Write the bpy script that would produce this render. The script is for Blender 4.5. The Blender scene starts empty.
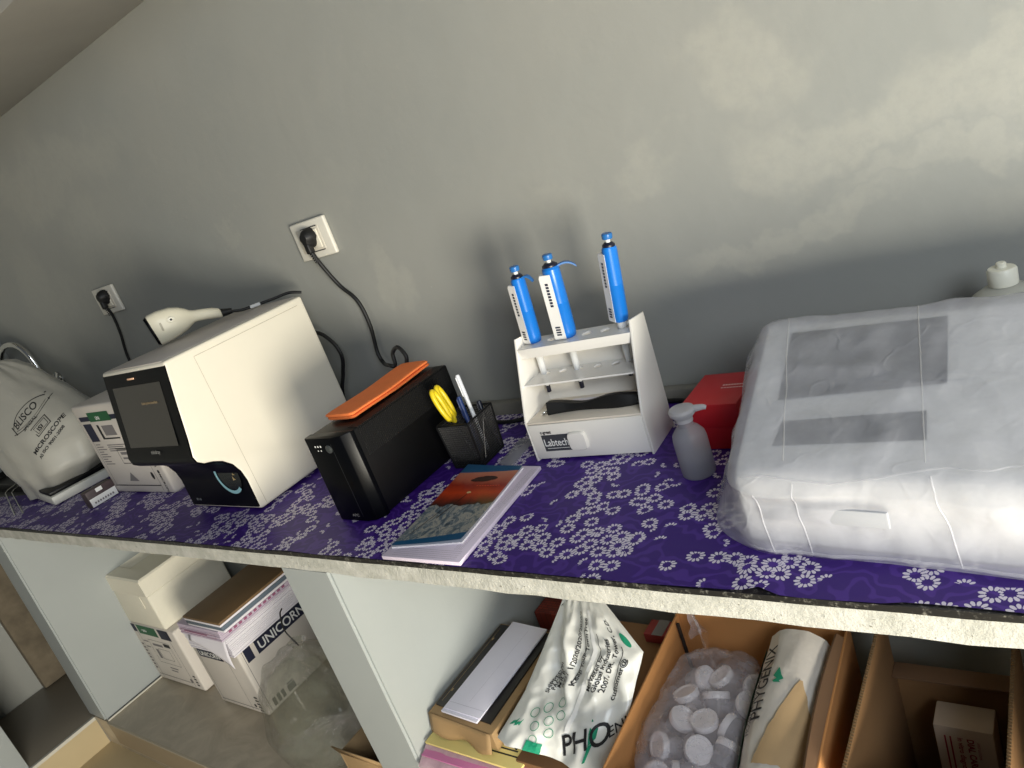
import bpy, bmesh, math, random
from mathutils import Vector, Matrix, noise
from mathutils.bvhtree import BVHTree
R = math.radians
random.seed(7)
SC = bpy.context.scene
COL = SC.collection

# ------------------------------------------------------------------ materials
def lin(c):
    out = []
    for v in c[:3]:
        v /= 255.0
        out.append(v / 12.92 if v <= 0.04045 else ((v + 0.055) / 1.055) ** 2.4)
    return (*out, 1.0)

class NT:
    """small node helper"""
    def __init__(s, name):
        s.m = bpy.data.materials.new(name); s.m.use_nodes = True
        s.t = s.m.node_tree; s.t.nodes.clear()
        s.out = s.t.nodes.new('ShaderNodeOutputMaterial')
    def n(s, typ, props=None, **inp):
        nd = s.t.nodes.new(typ)
        for k, v in (props or {}).items(): setattr(nd, k, v)
        for k, v in inp.items():
            k = k.replace('_', ' ')
            s.set(nd.inputs[int(k[1:])] if k[0] == 'i' and k[1:].isdigit() else nd.inputs[k], v)
        return nd
    def set(s, sock, v):
        if isinstance(v, bpy.types.NodeSocket): s.t.links.new(v, sock)
        else: sock.default_value = v
    def math(s, op, a, b=None, c=None):
        nd = s.t.nodes.new('ShaderNodeMath'); nd.operation = op
        for i, v in enumerate((a, b, c)):
            if v is not None: s.set(nd.inputs[i], v)
        return nd.outputs[0]
    def mix(s, f, a, b):
        nd = s.t.nodes.new('ShaderNodeMix'); nd.data_type = 'RGBA'
        s.set(nd.inputs[0], f); s.set(nd.inputs[6], a); s.set(nd.inputs[7], b)
        return nd.outputs[2]
    def obj(s):
        return s.n('ShaderNodeTexCoord').outputs['Object']
    def noise(s, scale, detail=3, rough=0.55, vec=None, dist=0.0):
        return s.n('ShaderNodeTexNoise', None, Vector=vec or s.obj(), Scale=scale, Detail=detail, Roughness=rough, Distortion=dist)
    def ramp(s, f, stops, interp='LINEAR'):
        nd = s.t.nodes.new('ShaderNodeValToRGB'); s.set(nd.inputs[0], f)
        el = nd.color_ramp.elements; nd.color_ramp.interpolation = interp
        while len(el) < len(stops): el.new(0.5)
        for e, (p, c) in zip(el, stops): e.position = p; e.color = c
        return nd.outputs[0]
    def smooth(s, x, lo, hi):
        nd = s.t.nodes.new('ShaderNodeMapRange'); nd.interpolation_type = 'SMOOTHSTEP'
        s.set(nd.inputs['Value'], x); s.set(nd.inputs['From Min'], lo); s.set(nd.inputs['From Max'], hi)
        return nd.outputs[0]
    def bsdf(s, color, rough=0.5, metal=0.0, spec=0.5, bump=None, strength=0.2, dist=0.01, **kw):
        p = s.n('ShaderNodeBsdfPrincipled')
        s.set(p.inputs['Base Color'], color); s.set(p.inputs['Roughness'], rough); s.set(p.inputs['Metallic'], metal)
        s.set(p.inputs['Specular IOR Level'], spec)
        for k, v in kw.items(): s.set(p.inputs[k.replace('_', ' ')], v)
        if bump is not None:
            b = s.n('ShaderNodeBump', None, Height=bump, Strength=strength, Distance=dist)
            s.t.links.new(b.outputs[0], p.inputs['Normal'])
        return p.outputs[0]
    def done(s, sh):
        s.t.links.new(sh, s.out.inputs['Surface']); return s.m

MATS = {}
def mat(name, c, rough=0.5, metal=0.0, spec=0.5, var=0.06, scale=25.0, bump=0.0, bscale=200.0, **kw):
    """plain procedural material: colour with a little mottling and optional fine bump"""
    if name in MATS: return MATS[name]
    k = NT(name)
    a = lin(c); b = tuple(min(1, v * (1 - var)) for v in a[:3]) + (1,); d = tuple(min(1, v * (1 + var)) for v in a[:3]) + (1,)
    nz = k.noise(scale)
    colr = k.mix(nz.outputs['Fac'], b, d)
    bp = k.noise(bscale, 2).outputs['Fac'] if bump else None
    MATS[name] = k.done(k.bsdf(colr, rough, metal, spec, bp, bump, 0.004, **kw))
    return MATS[name]

def film(name, c, opacity, rough=0.3, trans=0.5, bump=0.3, bscale=30, vary=0.0, crease=0.0):
    """thin translucent plastic film: part see-through, part white scatter with a sheen"""
    k = NT(name)
    nz = k.noise(bscale, 4, 0.6)
    h = nz.outputs['Fac']
    if crease:
        for sc, wt in ((6.0, 1.0), (15.0, .5)):
            cr = k.noise(sc, 2, .4).outputs['Fac']
            line = k.smooth(k.math('ABSOLUTE', k.math('SUBTRACT', cr, .5)), .045, .0)
            h = k.math('ADD', h, k.math('MULTIPLY', line, crease * wt))
    bp = k.n('ShaderNodeBump', None, Height=h, Strength=bump, Distance=0.006)
    d = k.n('ShaderNodeBsdfDiffuse', None, Color=lin(c)); k.t.links.new(bp.outputs[0], d.inputs['Normal'])
    t = k.n('ShaderNodeBsdfTranslucent', None, Color=lin(c)); k.t.links.new(bp.outputs[0], t.inputs['Normal'])
    g = k.n('ShaderNodeBsdfGlossy', None, Color=(1, 1, 1, 1), Roughness=rough); k.t.links.new(bp.outputs[0], g.inputs['Normal'])
    m1 = k.n('ShaderNodeMixShader', None, i0=trans, i1=d.outputs[0], i2=t.outputs[0])
    fr = k.n('ShaderNodeFresnel', None, IOR=1.4); k.t.links.new(bp.outputs[0], fr.inputs['Normal'])
    m2 = k.n('ShaderNodeMixShader', None, i0=k.math('MULTIPLY', fr.outputs[0], 0.9), i1=m1.outputs[0], i2=g.outputs[0])
    tr = k.n('ShaderNodeBsdfTransparent')
    f = opacity
    if vary:
        f = k.math('ADD', k.math('MULTIPLY', k.smooth(nz.outputs['Fac'], 0.35, 0.7), vary), opacity - vary * 0.5)
    m3 = k.n('ShaderNodeMixShader', None, i0=f, i1=tr.outputs[0], i2=m2.outputs[0])
    return k.done(m3.outputs[0])

# ------------------------------------------------------------------ mesh builder
MW = {}
def world_of(o): return MW.get(o.name, Matrix.Identity(4))

class B:
    def __init__(s):
        s.bm = bmesh.new(); s.mi = 0; s.X = Matrix.Identity(4)
    def _v(s, p): return s.bm.verts.new(s.X @ Vector(p))
    def face(s, vs):
        try:
            f = s.bm.faces.new(vs); f.material_index = s.mi; return f
        except ValueError: return None
    def poly(s, pts): return s.face([s._v(p) for p in pts])
    def merge(s, bm2):
        me = bpy.data.meshes.new('t'); 
        for f in bm2.faces: f.material_index = s.mi
        bm2.transform(s.X); bm2.to_mesh(me); s.bm.from_mesh(me); bpy.data.meshes.remove(me); bm2.free()
    def box(s, x0, x1, y0, y1, z0, z1, bev=0.0, seg=2, m=None):
        b = bmesh.new(); bmesh.ops.create_cube(b, size=1.0)
        for v in b.verts:
            v.co = Vector(((x0 + x1) / 2 + v.co.x * (x1 - x0), (y0 + y1) / 2 + v.co.y * (y1 - y0), (z0 + z1) / 2 + v.co.z * (z1 - z0)))
        if bev > 0: bmesh.ops.bevel(b, geom=list(b.edges), offset=bev, segments=seg, affect='EDGES', profile=0.5)
        if m is not None: b.transform(m)
        s.merge(b)
    def prism(s, pts, axis, a0, a1, bev=0.0, seg=2):
        """polygon in the two other axes extruded along axis"""
        b = bmesh.new()
        def mk(p, a):
            if axis == 0: return (a, p[0], p[1])
            if axis == 1: return (p[0], a, p[1])
            return (p[0], p[1], a)
        lo = [b.verts.new(mk(p, a0)) for p in pts]; hi = [b.verts.new(mk(p, a1)) for p in pts]
        b.faces.new(lo); b.faces.new(hi[::-1]); n = len(pts)
        for i in range(n): b.faces.new((lo[i], lo[(i + 1) % n], hi[(i + 1) % n], hi[i]))
        bmesh.ops.recalc_face_normals(b, faces=b.faces)
        if bev > 0:
            ed = [e for e in b.edges if len(e.link_faces) == 2 and e.calc_face_angle(0) > 0.5]
            bmesh.ops.bevel(b, geom=ed, offset=bev, segments=seg, affect='EDGES', profile=0.5)
        s.merge(b)
    def tube(s, pts, r, n=8, smooth=True, closed=False, sub=8):
        P = [Vector(p) for p in pts]
        if smooth and len(P) > 2:
            Q = []; m = len(P)
            rng = range(m) if closed else range(m - 1)
            for i in rng:
                p0 = P[(i - 1) % m] if closed or i > 0 else P[0] * 2 - P[1]
                p1 = P[i]; p2 = P[(i + 1) % m]
                p3 = P[(i + 2) % m] if closed or i + 2 < m else P[-1] * 2 - P[-2]
                for k in range(sub):
                    t = k / sub
                    Q.append(0.5 * ((2 * p1) + (p2 - p0) * t + (2 * p0 - 5 * p1 + 4 * p2 - p3) * t * t + (3 * p1 - p0 - 3 * p2 + p3) * t ** 3))
            if not closed: Q.append(P[-1])
            P = Q
        m = len(P); rings = []
        up = None
        for i in range(m):
            if closed: d = P[(i + 1) % m] - P[i - 1]
            else: d = P[min(i + 1, m - 1)] - P[max(i - 1, 0)]
            d.normalize()
            if up is None:
                up = d.orthogonal().normalized()
            else:
                up = (up - d * up.dot(d))
                up = up.normalized() if up.length > 1e-6 else d.orthogonal().normalized()
            w = d.cross(up)
            rr = r(i / max(1, m - 1)) if callable(r) else r
            rings.append([s._v(P[i] + (up * math.cos(2 * math.pi * k / n) + w * math.sin(2 * math.pi * k / n)) * rr) for k in range(n)])
        for i in range(m if closed else m - 1):
            a, b = rings[i], rings[(i + 1) % m]
            for k in range(n): s.face((a[k], a[(k + 1) % n], b[(k + 1) % n], b[k]))
        if not closed: s.face(rings[0][::-1]); s.face(rings[-1])
    def lathe(s, prof, n=32, m=None, sx=1.0, sy=1.0):
        m = m or Matrix.Identity(4); rings = []
        for r, z in prof:
            if r < 1e-6: rings.append([s._v(m @ Vector((0, 0, z)))])
            else: rings.append([s._v(m @ Vector((r * sx * math.cos(2 * math.pi * k / n), r * sy * math.sin(2 * math.pi * k / n), z))) for k in range(n)])
        for a, b in zip(rings, rings[1:]):
            for k in range(n):
                k2 = (k + 1) % n
                if len(a) == 1 and len(b) == 1: continue
                if len(a) == 1: s.face((a[0], b[k2], b[k]))
                elif len(b) == 1: s.face((a[k], a[k2], b[0]))
                else: s.face((a[k], a[k2], b[k2], b[k]))
    def rings(s, rr, cap0=True, cap1=True):
        """list of rings of points, lofted"""
        V = [[s._v(p) for p in r] for r in rr]
        n = len(V[0])
        for a, b in zip(V, V[1:]):
            for k in range(n): s.face((a[k], a[(k + 1) % n], b[(k + 1) % n], b[k]))
        if cap0: s.face(V[0][::-1])
        if cap1: s.face(V[-1])
    def grid(s, fn, nu, nv):
        V = [[s._v(fn(i / nu, j / nv)) for j in range(nv + 1)] for i in range(nu + 1)]
        for i in range(nu):
            for j in range(nv): s.face((V[i][j], V[i + 1][j], V[i + 1][j + 1], V[i][j + 1]))
    # --- flat prints in a plane: pl = (origin, U, V, N)
    def at(s, pl, u, v, off=0.0006):
        O, U, V, Nn = pl
        return O + U * u + V * v + Nn * off
    def rect(s, pl, u0, u1, v0, v1, off=0.0006):
        s.poly([s.at(pl, u0, v0, off), s.at(pl, u1, v0, off), s.at(pl, u1, v1, off), s.at(pl, u0, v1, off)])
    def outline(s, pl, u0, u1, v0, v1, w, off=0.0006):
        s.rect(pl, u0, u1, v0, v0 + w, off); s.rect(pl, u0, u1, v1 - w, v1, off)
        s.rect(pl, u0, u0 + w, v0 + w, v1 - w, off); s.rect(pl, u1 - w, u1, v0 + w, v1 - w, off)
    def disc(s, pl, u, v, r, off=0.0006, n=24, r2=None):
        r2 = r2 or r
        s.poly([s.at(pl, u + r * math.cos(2 * math.pi * k / n), v + r2 * math.sin(2 * math.pi * k / n), off) for k in range(n)])
    def ringp(s, pl, u, v, r, w, off=0.0006, n=28, a0=0.0, a1=6.2832, r2=1.0):
        P = []
        for k in range(n + 1):
            a = a0 + (a1 - a0) * k / n
            P.append((s._v(s.at(pl, u + r * math.cos(a), v + r * r2 * math.sin(a), off)), s._v(s.at(pl, u + (r - w) * math.cos(a), v + (r - w) * r2 * math.sin(a), off))))
        for a, b in zip(P, P[1:]): s.face((a[0], b[0], b[1], a[1]))
    def text(s, body, pl, u, v, size, off=0.0008, sx=1.0, bold=0.0, align='LEFT', bvh=None, fn=None, cut=0.0):
        vs, fs = text_geo(body, bold, align)
        idx = []
        V = []
        for p in vs:
            q = s.at(pl, u + p[0] * size * sx, v + p[1] * size, off)
            if fn: q = fn(u + p[0] * size * sx, v + p[1] * size)
            if bvh: q = drape(bvh, pl, q)
            V.append(s._v(q))
        for f in fs: s.face([V[i] for i in f])
    def link(s, name, mats, parent=None, local=False, smooth=35, recalc=True, sub=0):
        if recalc: bmesh.ops.recalc_face_normals(s.bm, faces=s.bm.faces)
        me = bpy.data.meshes.new(name); s.bm.to_mesh(me); s.bm.free()
        o = bpy.data.objects.new(name, me); COL.objects.link(o)
        for m in (mats if isinstance(mats, (list, tuple)) else [mats]): me.materials.append(m)
        if parent is not None:
            o.parent = parent
            w = world_of(parent)
            if not local: me.transform(w.inverted())
            MW[o.name] = w
        if smooth:
            for p in me.polygons: p.use_smooth = True
            me.set_sharp_from_angle(angle=R(smooth))
        if sub:
            md = o.modifiers.new('sub', 'SUBSURF'); md.levels = sub; md.render_levels = sub
        return o

_TG = {}
def text_geo(body, bold=0.0, align='LEFT'):
    key = (body, bold, align)
    if key in _TG: return _TG[key]
    cu = bpy.data.curves.new('t', 'FONT'); cu.body = body; cu.align_x = align; cu.size = 1.0; cu.offset = bold; cu.resolution_u = 4
    o = bpy.data.objects.new('t', cu); COL.objects.link(o)
    dg = bpy.context.evaluated_depsgraph_get()
    me = bpy.data.meshes.new_from_object(o.evaluated_get(dg))
    vs = [tuple(v.co) for v in me.vertices]; fs = [tuple(p.vertices) for p in me.polygons]
    bpy.data.objects.remove(o); bpy.data.curves.remove(cu); bpy.data.meshes.remove(me)
    _TG[key] = (vs, fs); return _TG[key]

def dense_text(body, bold):
    """lettering cut into small triangles so that it can follow a crumpled surface"""
    vs, fs = text_geo(body, bold)
    bm = bmesh.new(); V = [bm.verts.new(v) for v in vs]
    for f in fs:
        try: bm.faces.new([V[i] for i in f])
        except ValueError: pass
    for _ in range(4):
        ed = [e for e in bm.edges if e.calc_length() > .16]
        if not ed: break
        bmesh.ops.subdivide_edges(bm, edges=ed, cuts=1); bmesh.ops.triangulate(bm, faces=bm.faces)
    bm.verts.index_update()
    out = [tuple(v.co) for v in bm.verts], [tuple(v.index for v in f.verts) for f in bm.faces]
    bm.free(); return out
def drape(bvh, pl, q, lift=0.0012):
    Nn = pl[3]
    h = bvh.ray_cast(q + Nn * 0.6, -Nn)
    if h[0] is None: return q
    return h[0] + Nn * lift

def plane(o, u, v):
    U = Vector(u).normalized(); V = Vector(v); V = (V - U * V.dot(U)).normalized()
    return (Vector(o), U, V, U.cross(V).normalized())

def thing(name, label, cat, loc=(0, 0, 0), rz=0.0, group=None):
    o = bpy.data.objects.new(name, None); COL.objects.link(o)
    o.empty_display_size = 0.05
    o.location = loc; o.rotation_euler = (0, 0, R(rz))
    MW[o.name] = Matrix.Translation(loc) @ Matrix.Rotation(R(rz), 4, 'Z')
    return tag(o, label, cat, group)
def tag(o, label, cat, group=None):
    o['label'] = label; o['category'] = cat
    if group: o['group'] = group
    return o
def struct(o): o['kind'] = 'structure'; return o
def wr(p, s, amp): return noise.noise(Vector(p) * s) * amp
def ridge(p, s, amp): return (1 - abs(noise.noise(Vector(p) * s)) * 2.2) * amp

# ------------------------------------------------------------------ camera
cam = bpy.data.cameras.new('camera'); co = bpy.data.objects.new('camera', cam); COL.objects.link(co)
cam.sensor_width = 36.0; cam.lens = 758.0 / 1024 * 36.0; cam.clip_start = 0.02
M = (Matrix.Rotation(R(40.446), 3, 'Z') @ Matrix.Rotation(R(72.423), 3, 'X') @ Matrix.Rotation(R(-20.149), 3, 'Z')).to_4x4()
co.matrix_world = Matrix.Translation((0, -1.2685, 1.49)) @ M
SC.camera = co

# top of the counter: the masonry slab sags a little towards its far end
_CT = [(-4.2, .872), (-2.83, .882), (-1.6, .894), (-.81, .900), (-.39, .9015), (0, .908), (.8, .912)]
def ct(x):
    for (a, za), (b, zb) in zip(_CT, _CT[1:]):
        if x <= b: return za + (zb - za) * (x - a) / (b - a)
    return _CT[-1][1]

# ------------------------------------------------------------------ shared materials
white_plastic = mat('white_plastic', (218, 212, 196), .38, var=.02)
black_gloss = mat('black_gloss', (6, 7, 10), .30, spec=.13, var=.1)
black_plastic = mat('black_plastic', (11, 11, 12), .42, spec=.3, var=.1, bump=.05)
black_rubber = mat('black_rubber', (12, 12, 13), .55, var=.1)
ink = mat('black_ink', (22, 22, 26), .6)
ink_grey = mat('grey_ink', (120, 116, 116), .7)
ink_white = mat('white_ink', (225, 225, 222), .6)
ink_green = mat('green_ink', (26, 88, 52), .6)
ink_teal = mat('teal_ink', (20, 140, 105), .6)
ink_red = mat('red_ink', (150, 30, 45), .6)
ink_navy = mat('navy_ink', (24, 28, 52), .6)
chrome = mat('chrome', (215, 215, 212), .12, 1.0, var=.02)
card_white = mat('coated_carton', (206, 199, 190), .55, var=.05, scale=8)
kraft = mat('kraft_cardboard', (182, 128, 76), .8, var=.10, scale=12, bump=.1, bscale=120)
kraft_pale = mat('pale_cardboard', (168, 138, 98), .8, var=.12, scale=14, bump=.1, bscale=120)
kraft_dark = mat('dark_cardboard', (112, 84, 60), .85, var=.12, scale=14)
paper = mat('white_paper', (226, 222, 228), .7, var=.03)
paper_lilac = mat('lilac_paper', (196, 182, 198), .7, var=.05)

def wall_material():
    k = NT('grey_wall_paint')
    oc = k.obj()
    sep = k.n('ShaderNodeSeparateXYZ', None, Vector=oc)
    X, Z = sep.outputs[0], sep.outputs[2]
    nd = k.noise(3.2, 5, .6); sp = k.n('ShaderNodeSeparateColor', None, Color=nd.outputs['Color'])
    nf = k.noise(16, 4, .6); sf = k.n('ShaderNodeSeparateColor', None, Color=nf.outputs['Color'])
    dx = k.math('ADD', k.math('MULTIPLY', k.math('SUBTRACT', sp.outputs[0], .5), .42), k.math('MULTIPLY', k.math('SUBTRACT', sf.outputs[0], .5), .10))
    dz = k.math('ADD', k.math('MULTIPLY', k.math('SUBTRACT', sp.outputs[1], .5), .42), k.math('MULTIPLY', k.math('SUBTRACT', sf.outputs[1], .5), .10))
    xx = k.math('ADD', X, dx); zz = k.math('ADD', Z, dz)
    acc = None
    # repaired patches of paint: x, z, half width, half height, strength
    for (px, pz, rx, rz, st) in [(-.40, 1.50, .10, .08, .9), (-.26, 1.345, .16, .075, 1.0), (-.09, 1.33, .13, .06, 1.0), (-.17, 1.245, .16, .03, .8), (-.62, 1.39, .07, .05, .7), (-.40, 1.20, .19, .035, .8),
                             (-.84, 1.36, .05, .05, .5), (-1.30, 1.29, .05, .09, .7), (-2.57, 1.56, .20, .20, .55), (-2.75, 1.36, .34, .22, .6), (-1.86, 1.47, .05, .03, .5), (-2.6, 1.85, .5, .10, .6),
                             (-1.42, 1.44, .14, .08, .3), (-3.1, 1.48, .15, .2, .5), (.06, 1.42, .12, .12, .8), (-.0, 1.16, .12, .05, .5)]:
        ex = k.math('DIVIDE', k.math('SUBTRACT', xx, px), rx); ez = k.math('DIVIDE', k.math('SUBTRACT', zz, pz), rz)
        d = k.math('SQRT', k.math('ADD', k.math('MULTIPLY', ex, ex), k.math('MULTIPLY', ez, ez)))
        mk = k.math('MULTIPLY', k.smooth(d, 1.25, .55), st)
        acc = mk if acc is None else k.math('MAXIMUM', acc, mk)
    fine = k.noise(45, 5, .7).outputs['Fac']
    acc = k.math('MULTIPLY', acc, k.math('ADD', .55, k.math('MULTIPLY', k.smooth(fine, .30, .62), .45)))
    scr = k.noise(70, 3, .6).outputs['Fac']
    speck = k.smooth(scr, .74, .80)
    big = k.noise(1.1, 3).outputs['Fac']
    base = k.mix(k.smooth(big, .3, .7), lin((140, 142, 138)), lin((149, 149, 143)))
    col = k.mix(k.math('MULTIPLY', acc, .26), base, lin((184, 181, 168)))
    col = k.mix(k.math('MULTIPLY', speck, .35), col, lin((205, 203, 196)))
    bump = k.math('ADD', k.noise(9, 4, .5).outputs['Fac'], k.math('MULTIPLY', fine, .12))
    return k.done(k.bsdf(col, .55, 0, .35, bump, .25, .012))
wall_paint = wall_material()
slab_paint = mat('loft_paint', (146, 144, 138), .7, var=.12, scale=6)
def whitewash_material():
    k = NT('whitewashed_plaster')
    n1 = k.noise(26, 6, .65).outputs['Fac']; n2 = k.noise(150, 3, .6).outputs['Fac']
    c = k.mix(k.smooth(n1, .35, .7), lin((172, 172, 163)), lin((196, 195, 187)))
    c = k.mix(k.smooth(n2, .66, .74), c, lin((120, 118, 106)))
    return k.done(k.bsdf(c, .8, 0, .2, k.math('ADD', n1, n2), .35, .006))
whitewash = whitewash_material()
partition_paint = mat('partition_paint', (158, 163, 162), .6, var=.05, scale=5, bump=.08, bscale=60)
def granite_material():
    k = NT('black_granite')
    n = k.noise(160, 4, .7).outputs['Fac']
    c = k.mix(k.smooth(n, .52, .72), lin((28, 28, 28)), lin((112, 110, 102)))
    return k.done(k.bsdf(c, .45))
granite = granite_material()
def tile_material():
    k = NT('beige_floor_tile')
    n1 = k.noise(7, 6, .65, dist=1.2).outputs['Fac']; n2 = k.noise(2.2, 2).outputs['Fac']
    c = k.mix(k.smooth(n1, .3, .7), lin((166, 154, 134)), lin((192, 180, 158)))
    c = k.mix(k.math('MULTIPLY', n2, .3), c, lin((156, 144, 126)))
    return k.done(k.bsdf(c, .35, 0, .4))
tile = tile_material()
tile_low = mat('tan_floor_tile', (186, 168, 132), .4, var=.08, scale=6)
tile_dark = mat('dark_floor_tile', (136, 128, 114), .45, var=.08, scale=5)
grout = mat('white_grout', (196, 192, 180), .8)
masonry = mat('raw_cement', (104, 94, 78), .95, var=.55, scale=16, bump=1.0, bscale=26)
cement = mat('grey_cement', (120, 118, 110), .85, var=.15, scale=20, bump=.3, bscale=60)

# ------------------------------------------------------------------ the room shell
b = B(); b.box(-4.2, 1.9, 0, .12, -.2, 2.9); struct(b.link('wall_back', wall_paint))
b = B(); b.box(-3.82, -3.70, -4.2, 0, -.2, 2.9); struct(b.link('wall_left', wall_paint))
b = B(); b.box(-3.70, 1.9, -.34, 0, 2.058, 2.17, .004); struct(b.link('ceiling', slab_paint))
b = B(); b.box(-3.70, -3.66, -.545, 0, 0, .84, .006); struct(b.link('wall_unplastered', masonry))
b = B()
b.box(-3.04, 1.9, -.570, 0, -.3, 0, .004)
b.box(-3.19, -3.04, -.568, 0, -.3, -.002)
struct(b.link('floor', tile))
b = B(); b.box(-3.70, -3.14, -3.6, -.001, -.3, -.001, .004)
b.mi = 1; b.box(-3.1415, -3.139, -3.6, -.572, -.128, -.012)
b.mi = 2; b.box(-3.152, -3.1385, -3.6, -.572, -.012, .0004)
struct(b.link('floor_step', [tile_dark, tile_low, grout]))
b = B(); b.box(-3.14, 1.9, -3.6, -.568, -.33, -.125)
struct(b.link('floor_lower', tile_low))
b = B()
b.box(-3.03, 1.6, -.5725, -.5695, -.1, -.010)
b.mi = 1
for x in (-2.35, -1.6, -.9): b.box(x - .002, x + .002, -.5735, -.5690, -.122, -.004)
b.box(-3.03, 1.6, -.5740, -.5660, -.006, .0006)
struct(b.link('trim_riser', [mat('riser_tile', (150, 134, 110), .45), mat('riser_joint', (170, 160, 140), .7)]))
b = B(); b.box(-3.034, -3.028, -.565, -.02, 0, .006, .001); struct(b.link('trim_grout', grout))
# partitions that carry the counter, plus one added light block (rough hand-built masonry, the far one leans slightly)
def lean_wall(name, xb0, xb1, xt0, xt1, y0, y1, zt):
    b = B()
    rr = []
    for i in range(9):
        t = i / 8; z = zt * t
        x0 = xb0 + (xt0 - xb0) * t + wr((name == 'wall_divider', z, 1), 6, .004); x1 = xb1 + (xt1 - xb1) * t + wr((3, z, 2), 6, .004)
        rr.append([(x0, y0, z), (x1, y0, z), (x1, y1, z), (x0, y1, z)])
    b.rings(rr); bmesh.ops.recalc_face_normals(b.bm, faces=b.bm.faces)
    bmesh.ops.bevel(b.bm, geom=[e for e in b.bm.edges if len(e.link_faces) == 2 and e.calc_face_angle(0) > .9], offset=.006, segments=2, affect='EDGES')
    return struct(b.link(name, partition_paint))
lean_wall('wall_partition', -3.185, -3.045, -3.085, -2.955, -.568, -.001, .838)
lean_wall('wall_divider', -1.352, -1.205, -1.345, -1.190, -.568, -.001, .855)
lean_wall('wall_light_block', .065, .205, .065, .205, -.568, -.001, .867)  # unseen partition, added to keep the low light out of the deep carton
b = B(); b.box(-3.70, -3.155, -.97, -.815, 0, .84, .004); struct(b.link('wall_side_counter', partition_paint))
b = B(); b.box(-3.70, 1.8, -.028, -.001, .872, .928, .006, m=None)
struct(b.link('baseboard_back', cement))

# ------------------------------------------------------------------ counter and cloth
t = thing('masonry_counter', 'long masonry worktop with black stone top and whitewashed rough front edge', 'counter', (-1.0, -.29, .88))
def slab(b, dz0, dz1, y0, y1, rough):
    n = 90; rr = []
    for i in range(n + 1):
        x = -3.69 + 5.0 * i / n; c = ct(x)
        e = wr((x * 3, 0, 4), 6, rough) + wr((x, 2, 4), 40, rough * .6)
        g = wr((x * 2, 9, 4), 8, rough * .7)
        rr.append([(x, y0 + g, c + dz0 + e), (x, y1, c + dz0), (x, y1, c + dz1), (x, y0 + g * .6, c + dz1)])
    b.rings(rr)
b = B(); slab(b, -.042, -.0095, -.5735, -.001, .0035); b.link('slab_edge', whitewash, t)
b = B(); slab(b, -.0095, -.0005, -.5745, -.001, .0012); b.link('stone_top', granite, t)

def cloth_material():
    k = NT('purple_daisy_cloth')
    oc = k.obj()
    sep = k.n('ShaderNodeSeparateXYZ', None, Vector=oc)
    flat = k.n('ShaderNodeCombineXYZ', None, X=sep.outputs[0], Y=sep.outputs[1]).outputs[0]
    def flowers(scale, rad, off, thr, half):
        v0 = k.n('ShaderNodeVectorMath', {'operation': 'ADD'}, i0=flat, i1=(off, off * 1.7, 0)).outputs[0]
        vo = k.n('ShaderNodeTexVoronoi', {'voronoi_dimensions': '2D', 'feature': 'F1'}, Vector=v0, Scale=scale, Randomness=.72)
        loc = k.n('ShaderNodeVectorMath', {'operation': 'SUBTRACT'}, i0=v0, i1=vo.outputs['Position'])
        sl = k.n('ShaderNodeSeparateXYZ', None, Vector=loc.outputs[0])
        x, y = sl.outputs[0], sl.outputs[1]
        r = k.math('DIVIDE', k.math('SQRT', k.math('ADD', k.math('MULTIPLY', x, x), k.math('MULTIPLY', y, y))), rad)
        sc = k.n('ShaderNodeSeparateColor', None, Color=vo.outputs['Color'])
        a = k.math('ADD', k.math('ARCTAN2', y, x), k.math('MULTIPLY', sc.outputs[2], 6.28))
        p = k.math('ADD', k.math('MULTIPLY', k.math('COSINE', k.math('MULTIPLY', a, 11)), .5), .5)
        outer = k.math('ADD', .70, k.math('MULTIPLY', k.math('POWER', p, .5), .36))
        m = k.math('MULTIPLY', k.math('LESS_THAN', r, outer), k.math('GREATER_THAN', r, k.math('SUBTRACT', .56, k.math('MULTIPLY', p, .12))))
        gap = k.math('MAXIMUM', k.math('GREATER_THAN', p, .16), k.math('LESS_THAN', r, .58))
        m = k.math('MULTIPLY', m, gap)
        cl = k.n('ShaderNodeTexNoise', {'noise_dimensions': '2D'}, Vector=vo.outputs['Position'], Scale=11.0, Detail=1.0).outputs['Fac']
        keep = k.math('GREATER_THAN', k.math('ADD', cl, k.math('MULTIPLY', k.math('SUBTRACT', sc.outputs[0], .5), .12)), thr)
        if half:
            m = k.math('MULTIPLY', m, k.math('GREATER_THAN', k.math('SINE', a), .35))
            keep = k.math('MULTIPLY', k.math('LESS_THAN', cl, thr + .02), k.math('GREATER_THAN', sc.outputs[1], .62))
        return k.math('MULTIPLY', m, keep)
    f = k.math('MAXIMUM', flowers(39, .0128, 3.1, .50, False), flowers(34, .0105, 8.7, .52, True))
    wv = k.n('ShaderNodeTexWave', {'wave_type': 'RINGS'}, Vector=flat, Scale=9, Distortion=22, Detail=2, Detail_Scale=1.6)
    leaf = k.smooth(wv.outputs['Fac'], .55, .9)
    base = k.mix(leaf, lin((54, 19, 116)), lin((72, 38, 136)))
    col = k.mix(f, base, lin((222, 214, 224)))
    return k.done(k.bsdf(col, .5, 0, .35, k.noise(14, 3).outputs['Fac'], .12, .01))
b = B()
NX, NY = 210, 26
def clothz(x, y):
    z = ct(x) + .0012
    z += max(0, wr((x * 2, y * 4, 1), 3, .0022))
    dx, dy = x + .345, y + .575          # a pinched fold at the hem by the covered machine
    s = dx * .8 + dy * .35
    z += .011 * math.exp(-(s / .012) ** 2) * math.exp(-((dy - .02) / .06) ** 2)
    return z
V = {}
def xl(y): return -3.03 - (.0125 + .5 - .497) * 0 + (-.03 if y < -.45 else 0) - .3 * max(0, y + .38)
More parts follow.
